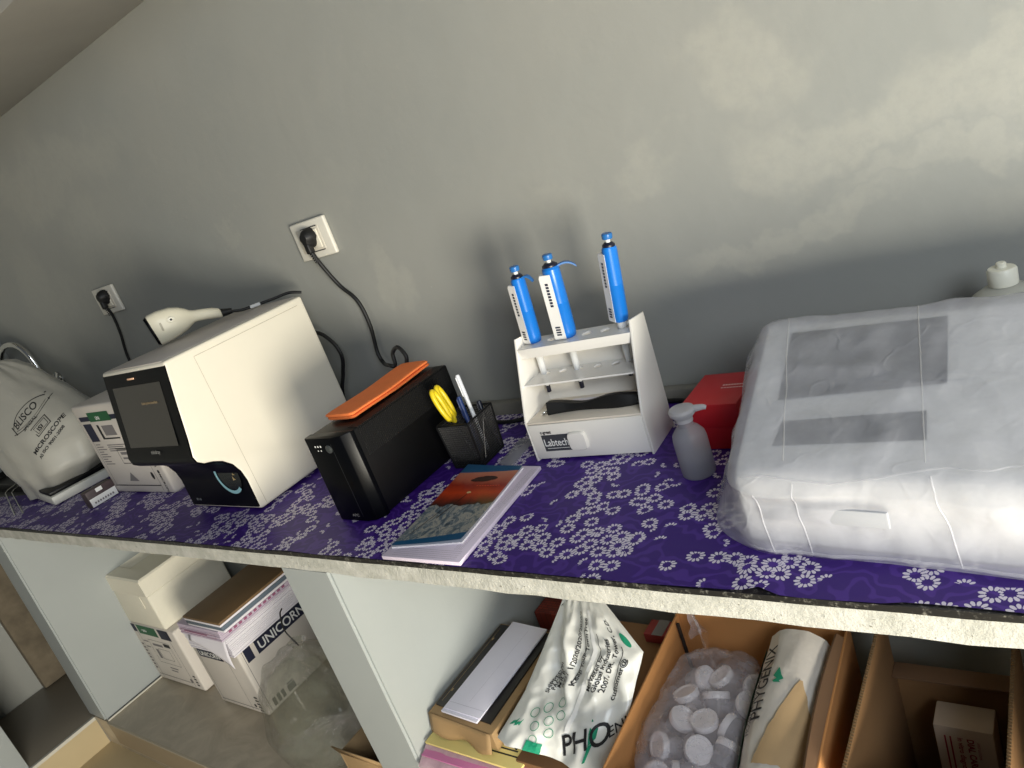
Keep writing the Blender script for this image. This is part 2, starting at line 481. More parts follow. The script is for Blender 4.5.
for i in range(NX + 1):
    for j in range(NY + 1):
        y = -.5745 + (.5745 - .030) * (j / NY)
        x = -3.30 + (1.3 + 3.30) * i / NX
        if y > -.40 and x < -3.0: x = max(x, -3.04)
        yy = y
        if j == 0: yy = y + .004 * noise.noise(Vector((x * 9, 0, 0))) + (.004 if x > -.2 else 0)
        V[i, j] = b._v((x, yy, clothz(x, yy)))
for i in range(NX):
    for j in range(NY):
        b.face((V[i, j], V[i + 1, j], V[i + 1, j + 1], V[i, j + 1]))
o = b.link('tablecloth', cloth_material())
tag(o, 'purple tablecloth printed with white daisies spread over the worktop', 'tablecloth')

# ------------------------------------------------------------------ wall sockets and cords
def socket(x0, x1, z0, z1, label, sw):
    w, h = x1 - x0, z1 - z0
    t = thing('wall_socket', label, 'socket', ((x0 + x1) / 2, 0, (z0 + z1) / 2))
    b = B(); b.box(x0, x1, -.012, -.0005, z0, z1, .004, 3); b.link('plate', mat('socket_white', (214, 210, 198), .35), t)
    b = B(); b.box(x0 + .018, x1 - .028, -.0145, -.011, z0 + .018, z1 - .018, .002); b.link('insert', mat('socket_inner', (200, 194, 180), .4), t)
    b = B(); b.box(x0 + w * .54, x0 + w * .74, -.018, -.014, z0 + .024, z1 - .024, .002); sw_o = b.link('switch', mat('switch_white', (222, 216, 200), .35), t)
    b = B(); pl = plane((x0, -.0146, z0), (1, 0, 0), (0, 0, 1))
    b.rect(pl, w * .30, w * .78, .0165, .0185); b.link('slot_line', ink, t)
    b = B(); b.rect(pl, w * .30, w * .78, h - .0185, h - .0165); b.link('slot_line', ink, t)
    return t
socket(-1.585, -1.453, 1.358, 1.4535, 'white switched wall socket above the white analyser and black power box', 1)
socket(-2.705, -2.561, 1.373, 1.4645, 'smaller-looking white wall socket above the stack with the printed carton', 1)
def plug_cord(label, px, pz, pts, r):
    t = thing('power_cable', label, 'cable', (px, -.015, pz))
    b = B()
    rr = []
    for y, w, h in ((-.0155, .021, .024), (-.025, .022, .025), (-.036, .019, .022), (-.045, .012, .015)):
        rr.append([(px + w * math.cos(a) * (1 if math.sin(a) > -.2 else .75), y, pz + h * math.sin(a)) for a in [2 * math.pi * k / 20 for k in range(20)]])
    b.rings(rr); b.box(px - .008, px + .008, -.046, -.028, pz - .036, pz - .01, .004)
    b.link('plug', black_rubber, t, smooth=50)
    b = B(); b.tube([(px, -.036, pz - .028)] + pts, r, 8); b.link('cable', black_rubber, t, smooth=60)
    b = B()
    for i in range(5): b.lathe([(.0, -.003), (.0062 - i * .0003, -.003), (.0062 - i * .0003, .0), (0, 0)], 12, Matrix.Translation((px + .0012 * i, -.036, pz - .036 - i * .0055)))
    b.link('strain_relief', black_rubber, t)
    return t
plug_cord('black plug and cord drooping from the socket to the orange cloth', -1.512, 1.412,
          [(-1.505, -.03, 1.345), (-1.4898, -.014, 1.280), (-1.452, -.012, 1.232), (-1.4438, -.012, 1.165), (-1.4555, -.014, 1.092), (-1.430, -.03, 1.066), (-1.3086, -.125, 1.092), (-1.285, -.127, 1.090), (-1.283, -.122, 1.118), (-1.262, -.12, 1.130), (-1.2420, -.125, 1.108), (-1.2475, -.129, 1.080), (-1.25, -.125, 1.02)], .0048)
plug_cord('black plug and cord hanging straight down behind the white analyser', -2.612, 1.432,
          [(-2.618, -.025, 1.37), (-2.640, -.02, 1.30), (-2.672, -.02, 1.22), (-2.68, -.02, 1.10), (-2.68, -.022, .935)], .0048)
b = B(); b.tube([(-1.61, -.06, 1.19), (-1.575, -.058, 1.175), (-1.548, -.056, 1.143), (-1.5415, -.056, 1.106), (-1.5643, -.056, 1.063), (-1.60, -.058, 1.0), (-1.60, -.06, .903)], .005, 8)
tag(b.link('data_cable', black_rubber), 'black cable looping behind the back edge of the white analyser', 'cable')
b = B(); b.tube([(-1.2, -.05, ct(-1.2) + .005), (-1.07, -.08, .905), (-1.0, -.062, .905), (-.86, -.042, .906), (-.75, -.037, .906), (-.675, -.036, .908), (-.62, -.045, .9075), (-.5, -.05, .9075), (-.2, -.045, .909)], .0048, 8)
tag(b.link('floor_cable', black_rubber), 'black cable running along the foot of the wall behind the rack', 'cable')
bpy.data.objects['floor_cable'].name = 'loose_cable'

# ------------------------------------------------------------------ swan-neck tap
t = thing('wall_tap', 'chrome swan-neck wall tap showing behind the dust-covered microscope', 'tap', (-3.33, 0, 1.18))
b = B(); b.lathe([(0, 0), (.034, 0), (.034, .006), (.022, .012), (.014, .014), (.014, .045), (.017, .047), (.017, .062), (0, .064)], 28, Matrix.Translation((-3.33, -.0005, 1.18)) @ Matrix.Rotation(R(90), 4, 'X'))
b.link('flange', chrome, t)
b = B(); b.tube([(-3.333, -.05, 1.185), (-3.338, -.05, 1.25), (-3.352, -.055, 1.325), (-3.395, -.065, 1.368), (-3.46, -.08, 1.372), (-3.515, -.09, 1.335), (-3.535, -.095, 1.285)], .0115, 12)
b.link('spout', chrome, t, smooth=60)
b = B(); b.box(-3.325, -3.275, -.058, -.042, 1.172, 1.19, .004); b.link('lever', chrome, t)

# ------------------------------------------------------------------ wire rack and black tray at the far end
t = thing('wire_stand', 'thin bent chrome wire stand on the bare black stone beside the cloth', 'wire stand', (-3.05, -.45, ct(-3.05)))
z0 = ct(-3.05) + .002
b = B(); b.tube([(-3.20, -.30, z0 + .045), (-3.165, -.41, z0 + .032), (-3.155, -.425, z0 + .028), (-2.87, -.512, z0)], .0022, 8, smooth=False)
b.tube([(-3.14, -.30, z0 + .045), (-3.125, -.405, z0 + .030), (-3.115, -.418, z0 + .026), (-2.835, -.498, z0)], .0022, 8, smooth=False)
b.tube([(-3.20, -.30, z0 + .045), (-3.14, -.30, z0 + .045)], .0022, 8)
b.link('wire_legs', chrome, t)
t = thing('sink_tray', 'black tray lying on the stone top beneath the chrome tap', 'tray', (-3.36, -.21, ct(-3.36)))
z0 = ct(-3.36)
b = B(); b.prism([(-3.62, z0), (-3.10, z0 + .001), (-3.08, z0 + .03), (-3.095, z0 + .032), (-3.115, z0 + .008), (-3.605, z0 + .008), (-3.625, z0 + .032), (-3.64, z0 + .03)], 1, -.36, -.06)
b.box(-3.62, -3.10, -.366, -.358, z0, z0 + .03, .001); b.box(-3.62, -3.10, -.062, -.054, z0, z0 + .03, .001)
b.link('tray_shell', black_plastic, t)

# ------------------------------------------------------------------ microscope under its printed dust cover
cx_, zc = -2.8, ct(-2.8)
t = thing('microscope', 'microscope foot of black and white metal poking out from under the printed dust cover', 'microscope', (-2.8, -.33, zc))
b = B(); b.X = Matrix.Translation((-2.80, -.30, zc + .001)) @ Matrix.Rotation(R(-8), 4, 'Z')
b.box(-.16, .145, -.135, .12, .004, .034, .006); b.link('base', mat('scope_white', (214, 212, 200), .4), t)
b = B(); b.X = Matrix.Translation((-2.80, -.30, zc + .001)) @ Matrix.Rotation(R(-8), 4, 'Z')
b.box(-.15, .128, -.131, .116, .034, .047, .003); b.link('base_plate', black_gloss, t)
b = B(); b.X = Matrix.Translation((-2.80, -.30, zc + .001)) @ Matrix.Rotation(R(-8), 4, 'Z')
b.box(-.24, -.12, -.05, .06, .043, .27, .015); b.box(-.31, -.16, -.03, .05, .25, .31, .012)
b.link('arm', mat('scope_white', (214, 212, 200), .4), t)
b = B(); b.X = Matrix.Translation((-2.80, -.30, zc + .001)) @ Matrix.Rotation(R(-8), 4, 'Z')
b.box(-.26, -.06, -.06, .07, .13, .15, .003); b.link('stage', black_plastic, t)
for sx in (-.14, .12):
    for sy in (-.11, .09):
        b = B(); b.X = Matrix.Translation((-2.80, -.30, zc + .001)) @ Matrix.Rotation(R(-8), 4, 'Z')
        b.lathe([(0, 0), (.012, 0), (.012, .005), (0, .005)], 12, Matrix.Translation((sx, sy, 0))); b.link('foot', black_rubber, t)

cover_grey = film('dust_cover_film', (196, 194, 184), .93, .45, .25, .25, 20)
RG = [(zc + .012, -2.885, -.315, .140, .112), (zc + .05, -2.885, -.300, .180, .128), (zc + .10, -2.90, -.29, .25, .145), (1.05, -2.96, -.275, .30, .155), (1.12, -3.005, -.265, .290, .15),
      (1.18, -3.065, -.262, .245, .14), (1.25, -3.125, -.258, .175, .12), (1.30, -3.15, -.252, .115, .095), (1.330, -3.16, -.25, .07, .07), (1.343, -3.16, -.25, .04, .04), (1.346, -3.16, -.25, .012, .012)]
b = B(); rr = []
NR = 40
for i in range(NR + 1):
    f = i / NR * (len(RG) - 1); a = min(int(f), len(RG) - 2); q = f - a
    z, cx, cy, rx, ry = [RG[a][k] * (1 - q) + RG[a + 1][k] * q for k in range(5)]
    ring = []
    for k in range(72):
        th = 2 * math.pi * k / 72
        ca, sa = math.cos(th), math.sin(th)
        e = 2.6; d = (abs(ca) ** e + abs(sa) ** e) ** (-1 / e)
        p = Vector((cx + rx * ca * d, cy + ry * sa * d, z))
        nrm = Vector((ca, sa, 0))
        fold = wr((th * 1.2, z * 2.5, 3.3), 2.2, .016) + ridge((th * 1.5 + z * 5, z * 2, 1.1), 1.6, .006)
        ring.append(p + nrm * fold)
    rr.append(ring)
b.rings(rr, cap0=False); 
cov = b.link('dust_cover', cover_grey, None, smooth=60)
tag(cov, 'frosted grey plastic dust cover printed with black lettering, draped over the microscope', 'dust cover')
def bvh_of(o):
    me = o.data; w = world_of(o)
    return BVHTree.FromPolygons([w @ v.co for v in me.vertices], [tuple(p.vertices) for p in me.polygons])
bv = bvh_of(cov)
# printing on the face that looks towards the room
MICRO_PL = plane((-2.718, -.400, 1.142), (.50, .60, .62), (-.50, -.35, .75))
MICRO_PL = (MICRO_PL[0], MICRO_PL[1] * .84, MICRO_PL[2] * .84, MICRO_PL[3])
b = B(); pl = MICRO_PL
def dr(q): return drape(bv, pl, q)
def drect(b, u0, u1, v0, v1, n=4):
    for i in range(n):
        a0 = u0 + (u1 - u0) * i / n; a1 = u0 + (u1 - u0) * (i + 1) / n
        b.poly([dr(b.at(pl, a0, v0)), dr(b.at(pl, a1, v0)), dr(b.at(pl, a1, v1)), dr(b.at(pl, a0, v1))])
def dring(b, u, v, r, w, a0, a1, r2=1, n=20):
    for i in range(n):
        A = a0 + (a1 - a0) * i / n; A2 = a0 + (a1 - a0) * (i + 1) / n
        b.poly([dr(b.at(pl, u + r * math.cos(A), v + r * r2 * math.sin(A))), dr(b.at(pl, u + r * math.cos(A2), v + r * r2 * math.sin(A2))),
                dr(b.at(pl, u + (r - w) * math.cos(A2), v + (r - w) * r2 * math.sin(A2))), dr(b.at(pl, u + (r - w) * math.cos(A), v + (r - w) * r2 * math.sin(A)))])
S = 1.0
b.text('BLISCO', pl, -.062, .055, .046, bvh=bv, sx=.68, bold=.012)
b.text('SPECIAL', pl, -.045, .022, .017, bvh=bv, sx=1.0, bold=.02)
dring(b, 0, .03, .088, .004, .6, 2.54, .85); dring(b, 0, .09, .105, .004, 3.75, 5.67, .62); dring(b, 0, .075, .08, .003, 3.7, 5.7, .5)
drect(b, -.075, -.071, .04, .085); drect(b, .071, .075, .04, .085)
for (u0, u1, v0, v1) in ((-.028, .036, -.040, -.037), (-.028, .036, .003, .006), (-.028, -.025, -.04, .006), (.033, .036, -.04, .006), (-.020, .028, -.033, -.031), (-.02, .028, -.004, -.002), (-.02, -.018, -.033, -.002), (.026, .028, -.033, -.002)): drect(b, u0, u1, v0, v1)
b.text('ISI', pl, -.012, -.028, .024, bvh=bv, bold=.03)
b.text('MICROSCOPE', pl, -.085, -.072, .024, bvh=bv, bold=.03, sx=1.1)
b.text('AS ISO 9001-2008', pl, -.085, -.098, .017, bvh=bv, bold=.03, sx=1.05)
b.link('printed_lettering', ink, cov, smooth=0, recalc=False)

# ------------------------------------------------------------------ small printed box
t = thing('reagent_box', 'tiny box with a dark printed picture and a white strip, before the carton', 'box', (-2.39, -.415, ct(-2.4)))
z0 = ct(-2.4) + .0015
b = B(); b.box(-2.425, -2.39, -.458, -.372, z0, z0 + .052, .002); b.link('box_body', mat('dark_print', (70, 58, 60), .5, var=.5, scale=60), t)
b = B(); pl = plane((-2.39, -.458, z0), (0, 1, 0), (0, 0, 1))
b.rect(pl, .002, .084, .002, .028); b.rect(pl, .03, .05, .038, .05); b.link('white_strip', ink_white, t)
b = B(); 
for i in range(8): b.rect(pl, .012 + i * .008, .017 + i * .008, .009, .015, .0012)
b.link('strip_print', ink_grey, t)

# ------------------------------------------------------------------ printed cartons
def carton(name, label, x0, x1, y0, y1, z0, z1, front, side=None, group=None, body=None):
    t = thing(name, label, 'carton', ((x0 + x1) / 2, (y0 + y1) / 2, z0), 0, group)
    b = B(); b.box(x0, x1, y0, y1, z0, z1, .008, 3); b.link('carton_body', body or card_white, t)
    W, H = x1 - x0, z1 - z0
    b = B(); pl = plane((x0, y0, z0), (1, 0, 0), (0, 0, 1)); front(b, pl, W, H)
    b.link('front_print', [ink, ink_green, ink_white, ink_grey, ink_navy], t, smooth=0, recalc=False)
    if side:
        b = B(); pl = plane((x1, y0, z0), (0, 1, 0), (0, 0, 1)); side(b, pl, y1 - y0, H)
        b.link('side_print', [ink, ink_green, ink_white, ink_grey, ink_navy], t, smooth=0, recalc=False)
    # flap seam and tape along the top
    b = B(); b.box(x0 + .01, x1 - .01, (y0 + y1) / 2 - .0008, (y0 + y1) / 2 + .0008, z1 - .001, z1 + .0006); b.link('flap_seam', kraft_dark, t)
    return t
def front_green(b, pl, W, H):
    def fr(mi, u0, u1, v0, v1, o=.0006): b.mi = mi; b.rect(pl, u0 * W, u1 * W, v0 * H, v1 * H, o)
    fr(4, .06, .92, .83, .88); fr(1, .24, .62, .82, .92, .0010); b.mi = 2; b.text('UNI', pl, .36 * W, .84 * H, .05 * H, .0014, bold=.03)
    fr(4, .07, .22, .60, .80); fr(0, .30, .34, .62, .78); fr(0, .34, .60, .62, .635); fr(3, .38, .58, .66, .77)
    for i in range(4): fr(3, .30, .62 - .05 * (i % 2), .55 - i * .022, .56 - i * .022)
    b.mi = 0; b.outline(pl, .42 * W, .66 * W, .34 * H, .50 * H, .002); fr(0, .40, .70, .505, .515)
    fr(3, .46, .62, .44, .47); fr(3, .46, .60, .39, .41)
    for i in range(9): fr(3, .10, .18 + .04 * (i % 3), .56 - i * .028, .57 - i * .028)
    fr(0, .05, .84, .085, .095); fr(3, .075, .08, .10, .80); fr(3, .84, .845, .03, .97)
    b.mi = 3
    pts = [b.at(pl, W * .36, H * .14), b.at(pl, W * .52, H * .14), b.at(pl, W * .44, H * .24)]; b.poly(pts)
    b.mi = 0
    plv = (pl[0] + pl[1] * W * .90 + pl[2] * H * .36, -pl[2], pl[1], pl[3])
    b.text('DR  \u25cfMICRON', plv, 0, 0, .05 * H, bold=.02)
    b.disc(pl, W * .79, H * .2, .008, n=12, r2=.012)
carton('reagent_carton', 'white carton with a green printed header standing between the covered microscope and the analyser', -2.40, -2.05, -.372, -.07, ct(-2.4) + .004, 1.182, front_green)

# ------------------------------------------------------------------ haematology analyser
AX0, AX1 = -1.8175, -1.530
z0 = .899
prof = [(-.105, z0 + .004), (-.105, 1.294), (-.4931, 1.2945), (-.5115, 1.20), (-.5245, 1.1269), (-.5332, 1.0892), (-.5300, 1.0745), (-.5180, 1.0645), (-.4989, 1.0580), (-.4789, 1.0470), (-.4602, 1.0278), (-.4500, 1.0047), (-.4462, .9801), (-.4480, z0 + .008), (-.4400, z0 + .004)]
t = thing('blood_analyser', 'white benchtop analyser with an overhanging black touchscreen front', 'analyser', (-1.674, -.3, z0))
b = B(); b.prism(prof, 0, AX0, AX1, .006, 3); b.link('housing', white_plastic, t)
# black fascia: a band that follows the front profile
fp = [(-.4952, 1.2860), (-.5125, 1.20), (-.5255, 1.1269), (-.5343, 1.0900), (-.5312, 1.0738), (-.5186, 1.0633), (-.4995, 1.0568), (-.4795, 1.0460), (-.4612, 1.0270), (-.4512, 1.0044), (-.4476, .9801), (-.4492, z0 + .012)]
b = B(); n = len(fp)
fa = [b._v((AX0 + .004, y, z)) for y, z in fp]; fb = [b._v((AX1 - .0015, y, z)) for y, z in fp]
fa2 = [b._v((AX0 + .004, y + .004, z + .001)) for y, z in fp]; fb2 = [b._v((AX1 - .0015, y + .004, z + .001)) for y, z in fp]
for i in range(n - 1):
    b.face((fa[i], fa[i + 1], fb[i + 1], fb[i])); b.face((fa[i], fa2[i], fa2[i + 1], fa[i + 1])); b.face((fb[i], fb[i + 1], fb2[i + 1], fb2[i]))
b.face((fa[0], fb[0], fb2[0], fa2[0]))
fascia = b.link('fascia', black_gloss, t, smooth=60)
s_top, s_bot = Vector((0, -.4952, 1.286)), Vector((0, -.5343, 1.09))
dv = (s_bot - s_top).normalized()
spl = plane((AX0, s_top.y, s_top.z), (1, 0, 0), -dv)
b = B()
def srect(b, u0, u1, v0, v1, off): b.rect(spl, u0, u1, -v1, -v0, off)
srect(b, .034, .250, .030, .172, .0007)
scr = b.link('screen', mat('screen_glass', (58, 56, 52), .18, var=.03), t, smooth=0)
b = B(); b.text('Label print interface', spl, .150, -.075, .0085, .0024, bold=.02); b.link('screen_text', mat('screen_letters', (150, 130, 98), .6), t, smooth=0, recalc=False)
b = B(); b.box(.118, .148, -.0165, -.0125, .001, .003, .0008, m=Matrix(((spl[1].x, spl[2].x, spl[3].x, spl[0].x), (spl[1].y, spl[2].y, spl[3].y, spl[0].y), (spl[1].z, spl[2].z, spl[3].z, spl[0].z), (0, 0, 0, 1))))
b.link('status_light', mat('led_amber', (246, 196, 160), .4), t)
b = B(); b.text('mindray', spl, .125, -.188, .0125, .0022, bold=.02); b.link('logo', mat('logo_grey', (130, 130, 128), .5), t, smooth=0, recalc=False)
lpl = plane((AX0, -.4476 - .0016, z0), (1, 0, 0), (0, 0, 1))
b = B(); b.text('BC-20', lpl, .035, .026, .0085, .0012, bold=.02); b.link('model_mark', mat('mark_grey', (120, 124, 130), .5), t, smooth=0, recalc=False)
# sample port on the lower front: dark disc, pale blue ring, tube mark
pc = (.222, .099)
b = B(); b.disc(lpl, pc[0] + .004, pc[1] - .002, .046, .0016, 40); b.link('port_disc', mat('port_dark', (14, 20, 22), .25), t, smooth=0)
b = B(); b.ringp(lpl, pc[0] + .004, pc[1] - .002, .049, .0085, .0030, 40, R(112), R(312)); b.link('port_ring', mat('port_blue', (128, 172, 184), .4), t, smooth=0)
b = B()
for (du, dv_, w, h) in ((.018, .010, .010, .010), (.026, -.002, .012, .005), (.020, -.016, .010, .012)): b.poly([b.at(lpl, pc[0] + du, pc[1] + dv_, .0026), b.at(lpl, pc[0] + du + w, pc[1] + dv_ + h * .2, .0026), b.at(lpl, pc[0] + du + w * .3, pc[1] + dv_ + h, .0026)])
b.link('tube_mark', mat('mark_gold', (150, 132, 96), .5), t, smooth=0)
# thin panel joint on the side door
b = B(); pl = plane((AX1, -.5, z0), (0, 1, 0), (0, 0, 1))
b.rect(pl, .0720, .0728, .012, .378, .0006); b.rect(pl, .0728, .372, .3772, .378, .0006); b.link('panel_joint', mat('joint_grey', (150, 140, 122), .6), t, smooth=0)
b = B(); b.box(AX0 + .02, AX1 - .02, -.49, -.11, 1.2943, 1.2956, .0005); b.link('top_sheet', mat('top_grey', (196, 188, 180), .5, var=.08, scale=9), t)
for sx in (AX0 + .03, AX1 - .03):
    for sy in (-.42, -.14):
        b = B(); b.lathe([(0, 0), (.012, 0), (.012, .006), (0, .006)], 12, Matrix.Translation((sx, sy, ct(sx) + .0012))); b.link('foot', black_rubber, t)

# ------------------------------------------------------------------ barcode scanner on top of the analyser
SZ = 1.2965
t = thing('barcode_scanner', 'cream handheld barcode scanner lying on top of the white analyser', 'scanner', (-1.792, -.350, SZ), -25)
cream = mat('scanner_cream', (216, 210, 188), .38, var=.02)
def sec(hx, hz, a): return hx * math.copysign(abs(math.cos(a)) ** .8, math.cos(a)), hz * math.copysign(abs(math.sin(a)) ** .8, math.sin(a))
b = B(); rr = []
for y, hx, hz, cz in ((.002, .022, .0365, .0385), (.007, .0255, .0390, .0405), (.030, .0275, .0395, .042), (.055, .0275, .0360, .043), (.075, .025, .0295, .042), (.088, .020, .022, .041), (.096, .0165, .0165, .039), (.104, .0148, .0146, .037), (.128, .0142, .0140, .0315), (.148, .0140, .0136, .0255), (.160, .0128, .0125, .021), (.163, .009, .009, .020)):
    rr.append([(sec(hx, hz, a)[0], y - sec(hx, hz, a)[1] * .10 * (y < .05), max(cz, hz + .0006) + sec(hx, hz, a)[1]) for a in [2 * math.pi * k / 28 for k in range(28)]])
b.rings(rr); b.link('housing', cream, t, local=True, smooth=50)
b = B(); rr = []
for y, sc in ((-.004, .93), (.0015, 1.02), (.004, 1.02)):
    rr.append([(sec(.022 * sc, .0365 * sc, a)[0], y - sec(.022 * sc, .0365 * sc, a)[1] * .10, .0392 + sec(.022 * sc, .0365 * sc, a)[1]) for a in [2 * math.pi * k / 28 for k in range(28)]])
b.rings(rr); b.link('scan_window', black_gloss, t, local=True)
mb = Matrix.Translation((.0262, .048, .052)) @ Matrix.Rotation(R(90), 4, 'Y')
b = B(); b.lathe([(0, 0), (.0070, 0), (.0070, .003), (.005, .0045), (0, .0045)], 20, mb, 1.0, 1.4); b.link('trigger_button', mat('button_pale', (226, 222, 204), .3), t, local=True)
b = B(); b.lathe([(0, 0), (.0028, 0), (.0028, .0016), (0, .0016)], 14, Matrix.Translation((.0304, .048, .052)) @ Matrix.Rotation(R(90), 4, 'Y')); b.link('button_dot', ink, t, local=True)
b = B(); b.box(.0262, .0284, .020, .0245, .034, .054, .0006); b.link('beeper_slot', mat('slot_cream', (176, 170, 150), .5), t, local=True)
b = B(); b.tube([(0, .160, .020), (.001, .174, .017), (.002, .188, .015)], lambda f: .0108 - .004 * f, 14); b.link('cable_boot', black_rubber, t, local=True, smooth=60)
b = B(); b.tube([(.002, .186, .014), (.006, .21, .0075), (.014, .25, .0055), (.024, .29, .005), (.03, .33, .0045), (.03, .36, -.006)], .0036, 8); cb = b.link('cable', black_rubber, t, local=True, smooth=60)
b = B(); b.tube([(.0105, .231, .0062), (.0155, .256, .0056)], .0044, 8); b.link('cable_tag', ink_white, cb, local=True)

# ------------------------------------------------------------------ black UPS box
UX0, UX1, UY0, UY1 = -1.2325, -1.113, -.4655, -.144
zu = ct(-1.17) + .0015; zt = 1.083
t = thing('power_backup', 'black upright battery backup box with ribbed side, orange cloth on it', 'power backup', (-1.17, -.3, zu))
b = B(); b.box(UX0 + .002, UX1 - .001, UY0 + .018, UY1, zu + .003, zt, .004, 2); b.link('case', black_plastic, t)
b = B(); b.prism([(UX0, UY0 + .02), (UX0, UY0 + .004), (UX0 + .004, UY0), (UX1 - .034, UY0 - .002), (UX1 - .014, UY0 + .004), (UX1, UY0 + .020), (UX1, UY0 + .03)], 2, zu + .001, zt + .001, .0015, 2)
b.link('front_panel', black_gloss, t)
b = B()
for i in range(58):
    y = UY0 + .040 + i * .0047
    if y > UY1 - .01: break
    b.box(UX1 - .0015, UX1 + .0012, y, y + .0022, zt - .060, zt - .002, 0)
    b.box(UX1 - .028, UX1 + .0012, y, y + .0022, zt - .003, zt + .0012, 0)
b.link('vent_ribs', mat('rib_black', (17, 17, 18), .5), t, smooth=0)
fpl = plane((UX0, UY0 - .001, zu), (1, 0, 0), (0, 0, 1)); fh = zt - zu
b = B()
for i in range(3): b.disc(fpl, .030 + i * .008, fh - .016, .0022, .0012, 10)
for i in range(2): b.disc(fpl, .034 + i * .009, fh - .025, .0016, .0012, 10)
b.link('indicator_dots', ink_white, t, smooth=0)
b = B(); b.lathe([(0, 0), (.0085, 0), (.0085, .002), (.006, .0035), (0, .003)], 24, Matrix.Translation((UX0 + .068, UY0 - .0012, zt - .022)) @ Matrix.Rotation(R(90), 4, 'X'))
b.link('power_button', mat('button_grey', (70, 74, 74), .3, .3), t)
b = B(); b.rect(fpl, .078, .0792, .012, fh - .012, .0014); b.link('panel_groove', mat('groove_grey', (40, 42, 44), .3), t, smooth=0)
b = B(); b.text('APC', fpl, .048, .012, .0085, .0016, bold=.03, sx=1.3); b.link('maker_mark', mat('mark_silver', (120, 118, 116), .4), t, smooth=0, recalc=False)
# folded orange cloth
orange = mat('orange_cloth', (242, 128, 64), .9, var=.08, scale=40, bump=.3, bscale=600)
b = B()
def orange_layer(za, h, x0, x1, y0, y1, sd):
    rr = []; n = 26
    for i in range(n + 1):
        y = y0 + (y1 - y0) * i / n; k = i / n
        dx = .004 * math.sin(k * 5 + sd); zz = zt + za + .0016 * math.sin(k * 7 + sd)
        if y < UY0 + .085: zz -= 0.0
        ring = []
        for j in range(16):
            a = 2 * math.pi * j / 16
            ring.append(((x0 + x1) / 2 + dx + (x1 - x0) / 2 * math.copysign(abs(math.cos(a)) ** .35, math.cos(a)), y, zz + h / 2 + h / 2 * math.copysign(abs(math.sin(a)) ** .7, math.sin(a))))
        rr.append(ring)
    b.rings(rr)
orange_layer(.0025, .008, -1.236, -1.150, -.398, -.146, 0.4)
orange_layer(.0100, .008, -1.236, -1.149, -.402, -.150, 0.9)
o = b.link('folded_cloth', orange, None, smooth=60, sub=1)
tag(o, 'folded bright orange cloth lying on top of the black battery backup', 'cloth')

# ------------------------------------------------------------------ mesh pen holder, scissors, pens
HX, HY, HR = -1.035, -.230, 4
zh = ct(HX) + .0016
t = thing('pen_holder', 'black wire-mesh pen holder beside the black battery backup', 'pen holder', (HX, HY, zh), HR)
wire = mat('black_wire', (20, 20, 21), .4, .3)
HB, HT, HH = .041, .046, .100
corn = [(-1, -1), (1, -1), (1, 1), (-1, 1)]
b = B()
for (sx, sy), (ex, ey) in zip(corn, corn[1:] + corn[:1]):
    b.tube([(sx * HT * .86, sy * HT, HH), (ex * HT * .86, ey * HT, HH)], .0024, 8); b.tube([(sx * HB * .86, sy * HB, .003), (ex * HB * .86, ey * HB, .003)], .0024, 8)
    b.tube([(sx * HB * .86, sy * HB, .003), (sx * HT * .86, sy * HT, HH)], .0022, 8)
b.link('frame', wire, t, local=True)
b = B()
for (sx, sy), (ex, ey) in zip(corn, corn[1:] + corn[:1]):
    def f(u, v):
        w = HB + (HT - HB) * v
        return Vector((w * .86 * (sx + (ex - sx) * u), w * (sy + (ey - sy) * u), .003 + (HH - .003) * v))
    b.grid(f, 18, 20)

o = b.link('mesh_sides', wire, t, local=True, smooth=0)
md = o.modifiers.new('w', 'WIREFRAME'); md.thickness = .0022; md.use_replace = True
b = B(); b.box(-HB * .86, HB * .86, -HB, HB, .001, .0035); b.link('bottom', black_plastic, t, local=True)
b = B()
for (a, c) in (((-.7, .15), (.1, .9)), ((.8, .15), (.05, .9))): b.tube([(HB * .86 + .003, a[0] * HB, a[1] * HH), (HB * .86 + .006, c[0] * HT, c[1] * HH)], .0012, 6)
b.link('glint_wire', mat('wire_glint', (70, 68, 66), .35, .6), t, local=True)  # crossed pale wires added to draw light reflections on the mesh
# scissors
t = thing('scissors', 'scissors with yellow looped handles standing in the mesh pen holder', 'scissors', (-1.062, -.238, zh))
yel = mat('yellow_plastic', (232, 204, 36), .35, var=.03)
sdir = Vector((-.27, -.02, 1)).normalized(); sside = Vector((-.42, .90, .0)).normalized(); sside = (sside - sdir * sside.dot(sdir)).normalized()
base = Vector((-1.030, -.240, zh + .006))
def sp(a, c): return base + sdir * a + sside * c
for sgn in (-1, 1):
    pts = []
    for k in range(14):
        a = 2 * math.pi * k / 14
        w = .0120 * (1 + .15 * math.cos(a)); pts.append(sp(.134 + .034 * math.cos(a), sgn * .0150 + w * math.sin(a)))
    b = B(); b.tube(pts, .0052, 10, closed=True, sub=3); b.tube([sp(.104, sgn * .012), sp(.097, sgn * .006), sp(.090, 0)], .0046, 8); b.link('handle', yel, t, smooth=60)
    b = B(); b.X = Matrix.Identity(4)
    nn = sdir.cross(sside)
    q = [sp(.10, sgn * .004 - .004), sp(.10, sgn * .004 + .006), sp(.04, -sgn * .002 + .005), sp(.0, 0.0), sp(.04, -sgn * .002 - .005)]
    lo = [b._v(p + nn * (sgn * .0007)) for p in q]; hi = [b._v(p + nn * (sgn * .0007 + .0012)) for p in q]
    b.face(lo[::-1]); b.face(hi)
    for i in range(5): b.face((lo[i], lo[(i + 1) % 5], hi[(i + 1) % 5], hi[i]))
    b.link('blade', mat('steel', (150, 150, 150), .3, 1.0), t)
